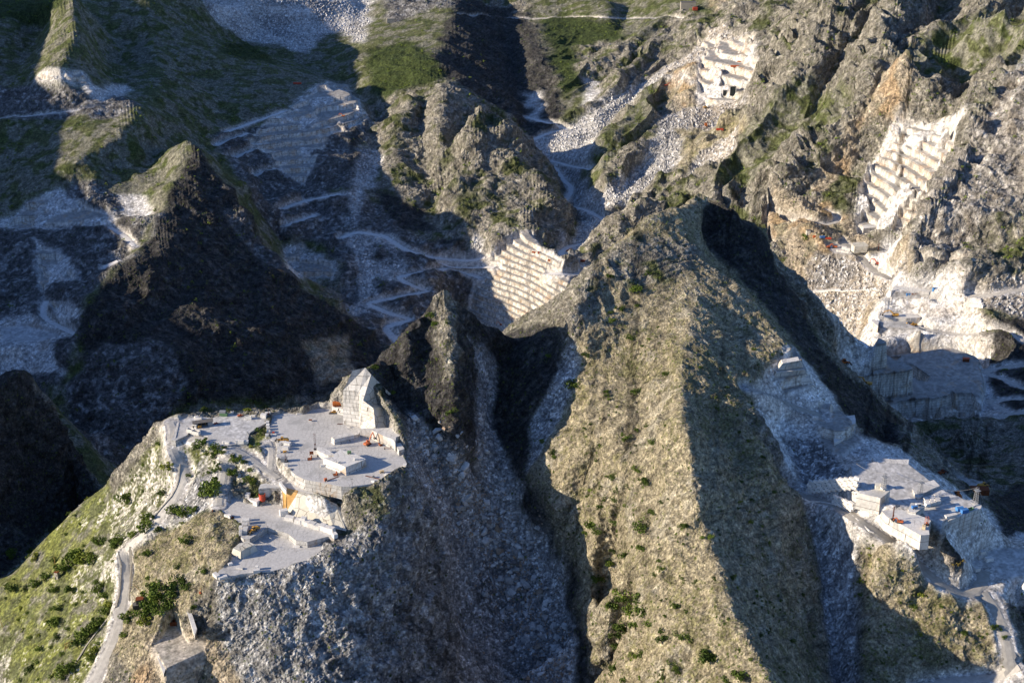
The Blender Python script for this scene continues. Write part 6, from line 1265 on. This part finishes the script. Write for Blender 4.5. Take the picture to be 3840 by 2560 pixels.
# --- right-hand quarry
def retaining(p0,p1,rows,cols,bh,label,yr=None,z=None,bd=1.6,h=1.6):
    A=z and zp(*c4(*p0),z[0]) or gp(*c4(*p0),yr); B=z and zp(*c4(*p1),z[1]) or gp(*c4(*p1),yr); d=B-A; L_=d.length; t=thing('retaining_wall',label,'retaining wall',A)
    for r_ in range(rows):
        for k in range(cols):
            f=(k+.5+.25*(r_%2))/cols
            if f>1: continue
            P=d*f; rz=math.atan2(d.y,d.x); n=Vector((-math.sin(rz),math.cos(rz),0))*(r_*.35)
            o=MB().box((P.x+n.x,P.y+n.y,P.z+h*(r_+.5)),(L_/cols*.94,bd,h*.94),rz,.97,.09,rgk).build('block',MAT['block'],t)
    return t
retaining((75,350),(690,300),4,10,1.6,'curved retaining wall of big white blocks under the scree heap',None,(572,572),1.8,2.0)
retaining((640,560),(1080,868),5,9,1.6,'sunlit retaining wall of stacked white blocks above the haul road',None,(561,553),2.2,2.3)
retaining((400,475),(640,575),3,4,1.6,'shaded upper end of the block wall beside the haul road',None,(568,563),2.0,1.8)
wl=lambda pts,label,h=.8,w=.8:wall_line([((c4(*p)[0])*3,(c4(*p)[1]-1045)*3) for p in pts],(500,900),label,h,w,'block')
wl([(55,440),(110,470),(250,465),(420,500),(560,570),(700,690),(850,830),(905,850)],'low white kerb of blocks on the outer side of the haul road')
wl([(610,350),(750,345),(880,385)],'low white kerb of blocks below the cream hut',.6)
hut('hut',q4f(950,300,576.02,930,350),-8,(3.0,2.8,2.8),'cream','cream','cream hut with a small window on the sunlit ledge of the right quarry','hut',False,.05,1); hut('hut',q4f(1012,312,576.02,930,350),-12,(2.6,2.6,3.4),'cream','cream','taller cream hut under the first cable pylon','hut',False,.05,1)
PY=[q4f(1022,290,579,930,350),q4f(1465,375,570.2,1540,290),q4f(2145,490,566.2,1960,560)]
for p,h,l in zip(PY,(7.5,8.5,9.5),('left cable pylon standing over the cream huts','middle cable pylon between the marble benches of the right quarry','right cable pylon on the corner of the great white wall')): pylon(p,h,l)
tp=[p+Vector((0,0,h+2.4)) for p,h in zip(PY,(7.5,8.5,9.5))]
cable(zp(*c4(690,-10),592),tp[0],2,'cable from the upper quarry down to the left pylon',.09); cable(tp[0],tp[1],4,'cable sagging between the left and middle pylons'); cable(tp[1],tp[2],5,'cable sagging between the middle and right pylons'); cable(tp[2],zp(*c4(2330,600),520),1,'stay cable running down right of the right pylon',.08)
excavator(q4f(1215,715,571.6,1330,700),160,'white and orange excavator on the sunlit platform','orange',.72,0,((1.0,1.9),(2.6,4.0),(4.2,3.2),(4.8,1.0)))
mast(q4f(1548,745,571.6,1330,700),5.5,'orange','bright orange drilling mast at the edge of the sunlit platform',1.8)
generator(q4f(1515,790,571.6,1330,700),70,'ochre','orange and cream compressor at the edge of the sunlit platform',(3,1.8,1.6)); mast(q4f(1135,680,571.6,1330,700),9,'rust','thin rusty mast at the left corner of the sunlit platform',.5)
generator(q4f(1400,545,573.2,1430,530),10,'blue','blue generator on the small marble step',(3.4,1.8,1.6),'generator','generator'); generator(q4f(1450,515,573.2,1430,530),10,'white','white machine behind the blue generator',(3.4,1.6,1.5),'generator','generator')
container(q4f(2008,590,566.2,1960,560),22,(4.6,2.6,2.4),'blue','dark blue container on top of the great white wall'); drum(q4f(1950,575,566.2,1960,560),1.5,4.2,'tealblue','light blue tank beside the blue container on the wall',15,name='tank',cat='tank'); container(q4f(2085,555,566.2,1960,560),28,(4,1.8,1.0),'green','low green trough below the right pylon','trough','trough',True)
for k in range(9):
    i,j=k%3,k//3; block(q4f(1560+i*62-j*5,510-i*18-j*30,566.9,1600,450),(3,3,2.1),15,'front side block of the stack right of the blue generator' if j==0 else 'rear block of the stack right of the blue generator','stack of blocks right of the blue generator')
for k in range(3): block(q4f(1560+k*62,510-k*18,569.0,1600,450),(3,3,2.1),15,'top block of the stack right of the blue generator','stack of blocks right of the blue generator')
for (x,y,s_,l) in ((2200,1150,0,'lower left block of the pile on the lower plaza'),(2240,1120,0,'lower right block of the pile on the lower plaza'),(2215,1135,2.4,'top block of the pile on the lower plaza'),(2310,1180,0,'long block right of the pile on the lower plaza'),(2160,1300,0,'square block at the edge of the lower plaza')): p=zp(*c4(x,y),533.1+0); p.z+=s_; block(p,(5,3,2.3) if 'long' in l else (3.6,3.4,2.3),20,l)
for (x,y,l) in ((1870,640,'flat white block left of the blue tank'),(1820,650,'end white block at the left tip of the great wall')): block(q4f(x,y,566.1,1960,560),(5,2.4,1.6),20,l)
hut('rusty_shed',gp(*c4(2190,360),(700,1200)),-6,(12,6,3.6),'rust','rust','large rusty shed in the shade right of the pylons','shed')
loader(gp(*c4(2250,290),(700,1300)),10,'yellow loader parked behind the rusty shed','yellow',1.1); loader(gp(*c4(1930,385),(700,1300)),95,'brown loader standing left of the rusty shed','bronze',1.0); loader(gp(*c4(1745,120),(700,1300)),30,'dark red machine at the top of the shaded quarry road','rust',1.0)
# --- sunlit quarry, middle right
g5=lambda x,y,yr=(1150,1800):gp(*c5(x,y),yr)
f5=lambda x,y,z:zp(*c5(x,y),z)
excavator(f5(1250,1102,432.05),172,'long yellow excavator on the sunlit marble bench','yellow',1.35,0,((1,1.9),(4.2,5.0),(8.0,3.6),(9.6,1.0)))
loader(f5(1455,1212,425.6),185,'yellow wheel loader on the lower sunlit bench, left one','yellow',1.15); loader(f5(1390,1205,425.6),10,'yellow wheel loader on the lower sunlit bench behind the other','yellow',.9)
for k,x in enumerate((1688,1720,1752,1788,1820)): drum(f5(x,822,453.5),1.45,4.6,'tealblue','%s blue drum from the left in the upper row of five'%ON[k],None,'upper row of five blue drums')
for k,x in enumerate((1385,1413,1447,1478,1505,1532)): drum(f5(x,884,445.1),1.45,4.8,'tealblue' if k<2 else 'rust',('%s from the left of the drums on the long white wall, '%ON[k])+('blue' if k<2 else 'rusty brown'),None,'drums standing on the long white wall')
excavator(g5(1060,520),160,'red excavator digging in the hollow below the monolith','red',1.3); mast(g5(1065,370),9,'rust','rusty mast standing by the rim of the hollow',.8)
for x,y,rz,l in ((500,335,10,'bright orange excavator at the end of the machine platform, left one'),(570,335,170,'bright orange excavator at the end of the machine platform, right one')): excavator(g5(x,y),rz,l,'orange',1.05,0,((1,1.9),(3.0,4.6),(5.2,3.8),(5.8,1.2)))
container(g5(432,225),5,(6,2.4,2.4),'blue','dark blue container behind the bushes of the machine platform'); container(g5(340,222),0,(3,2.4,2.6),'orange','orange container behind the bushes of the machine platform'); container(g5(500,238),-10,(7,2.4,2),'red','orange red trailer above the orange excavators','trailer','trailer')
hut('hut',g5(270,185),0,(5,4,6),'cream','roof','cream hut at the left end of the machine platform')
def truck(p,rz,cabm,label,s=1.3):
    t=thing('truck',label,'truck',p,R(rz)); t.scale=(s,s,s); c=MB().side([(1.8,.8),(1.8,3.0),(3.4,3.0),(3.8,1.9),(3.8,.8)],-1.2,1.2).build('cab',MAT[cabm],t,.06); MB().side([(3.0,1.95),(3.0,2.8),(3.45,2.8),(3.83,1.95)],-1.1,1.1).build('window',MAT['glass'],c)
    MB().box((-1.2,0,1.0),(6.2,1.6,.4)).build('chassis',MAT['dark'],t); MB().side([(-4.2,1.2),(-4.4,2.6),(1.6,2.6),(1.6,1.2)],-1.25,1.25).build('bed',MAT['steel'],t)
    for x in (-3.2,-1.8,2.7):
        for y in (-1.05,1.05): wheel(t,x,y,.55,.4)
truck(g5(615,1158),140,'blue','blue cabbed truck on the haul road beside the scree'); block(g5(735,1160),(5,3.5,3),-20,'large white block beside the blue cabbed truck')
for k,(x,y) in enumerate(((680,350),(720,365),(1095,600),(1130,612))): block(g5(x,y),(6,3.5,3.5),-20,('white block along the haul road left of the monolith, %s one'%('left','right')[k]) if k<2 else 'white block below the hollow, %s one'%('left','right')[k-2])
def line5(p0,p1,n,l,d=(4,2,2.2),dz=0):
    Q=[g5(p0[0]+(p1[0]-p0[0])*k/n,p0[1]+(p1[1]-p0[1])*k/n) for k in range(n+1)]; Q=[Q[0]]+[(Q[k-1]+Q[k]*2+Q[k+1])/4 for k in range(1,n)]+[Q[-1]]; A=Q[0]; t=thing('block_row',l,'block wall',A)
    for k in range(n):
        v=Q[k+1]-Q[k]; P=(Q[k]+Q[k+1])/2-A; MB().box((P.x,P.y,P.z+d[2]/2+dz),(min(v.length*.95,9),d[1],d[2]),math.atan2(v.y,v.x),.97,.1,rgk).build('block',MAT['block'],t)
line5((80,857),(640,822),16,'thin white line of blocks crossing the big sunlit scree, left part',(4,3,3)); line5((640,830),(1065,810),14,'thin white line of blocks crossing the big sunlit scree, right part',(4,2,1.2))
line5((590,372),(790,405),7,'row of white blocks along the upper haul road'); line5((1910,830),(2115,860),8,'row of white blocks on the road right of the blue drums',(4,3,3))
for r_ in range(4): line5((2070+r_*3,1000-r_*24),(2255-r_*12,1015-r_*24),7,('bottom','second lowest','second highest','top')[r_]+' course of the pale block wall right of the drums',(4,3,3.6))
hut('red_hut',gp(*qd(2,1,1950,925),(1100,1500)),-10,(6,4,3.4),'rust','red','dark red hut high on the shaded quarry wall','hut')
excavator(gp(*qd(2,1,1260,1165),(1000,1500)),160,'yellow excavator in the shade at the foot of the dark ridge','yellow',1.3); loader(gp(*qd(2,1,1110,960),(1000,1500)),0,'dark loader on the shaded ledge behind the ridge','bronze',1.4)
# --- far away
def far(px,py,yr,f,*a,**k): return f(gp(px,py,yr),*a,**k)
FY=(1150,3000)
excavator(gp(788,268,FY),170,'tiny orange excavator on the top terraces of the far left quarry','orange',1.0); container(gp(683,194,FY),0,(14,2.6,3),'red','long red container on the slope behind the far left quarry')
Q5=lambda x,y:gp(*qd(1,1,x,y),(1400,2000))
container(Q5(1330,193),0,(7,2.4,2),'orange','long orange container on an upper terrace of the central quarry'); container(Q5(1360,190),0,(2,2,3.4),'red','short red container on an upper terrace of the central quarry'); container(Q5(1437,233),0,(6,2.4,2),'orange','orange container on the third terrace of the central quarry'); container(Q5(1408,615),0,(5,2.4,2.6),'orange','orange container on a low terrace of the central quarry')
t=container(Q5(1700,345),60,(15,2.6,3),'rust','long rusty conveyor beside the road right of the central quarry','conveyor','conveyor'); hut('rusty_hut',Q5(1662,242),0,(6,3,2.4),'rust','red','red roofed hut above the rusty conveyor'); excavator(Q5(1560,165),20,'small orange excavator on the bend above the central quarry','orange',.8); excavator(Q5(1100,675),180,'orange excavator at the foot of the central quarry','orange',.9)
g2=lambda x,y:gp(*qd(2,0,x,y),(1500,3000))
hut('stone_building',g2(35,72),0,(30,14,16),'stone','roof','old stone building high on the slope at top centre','building',True,.5,3); container(g2(85,72),0,(9,5,6),'red','red container beside the old stone building'); hut('stone_ruin',gp(*qd(1,0,340,160),(1800,3200)),8,(16,12,9),'stone','stone','small ruined stone hut on the grassy spur at top centre','ruin')
container(g2(358,468),-2,(14,3,3),'orange','long orange container on a ledge of the far white quarry'); container(g2(400,428),-2,(11,2,1.6),'orange','thin orange container on the ledge above the far white quarry'); container(g2(255,903),-6,(11,3,3),'red','red and white container on the road below the far white quarry'); hut('orange_cabin',g2(160,872),0,(4,4,5),'bronze','rust','orange cabin at the road bend below the far white quarry'); excavator(gp(*qd(1,0,2240,600),(1900,2800)),0,'tiny red excavator on the sunlit white floor at top centre right','red',1.1); loader(g2(160,750),0,'tiny yellow loader at the foot of the far white wall','yellow',1.1)
t=thing('derrick','thin red lattice derrick on the summit of the dark pointed peak','derrick',gp(1014,648,(700,960))); lattice(MB(),13,1.6,1.2,8,.14).build('lattice_tower',MAT['rust'],t); MB().box((0,0,13.2),(3,.4,.4)).build('head_beam',MAT['rust'],t)
print('all',time.time()-T0)
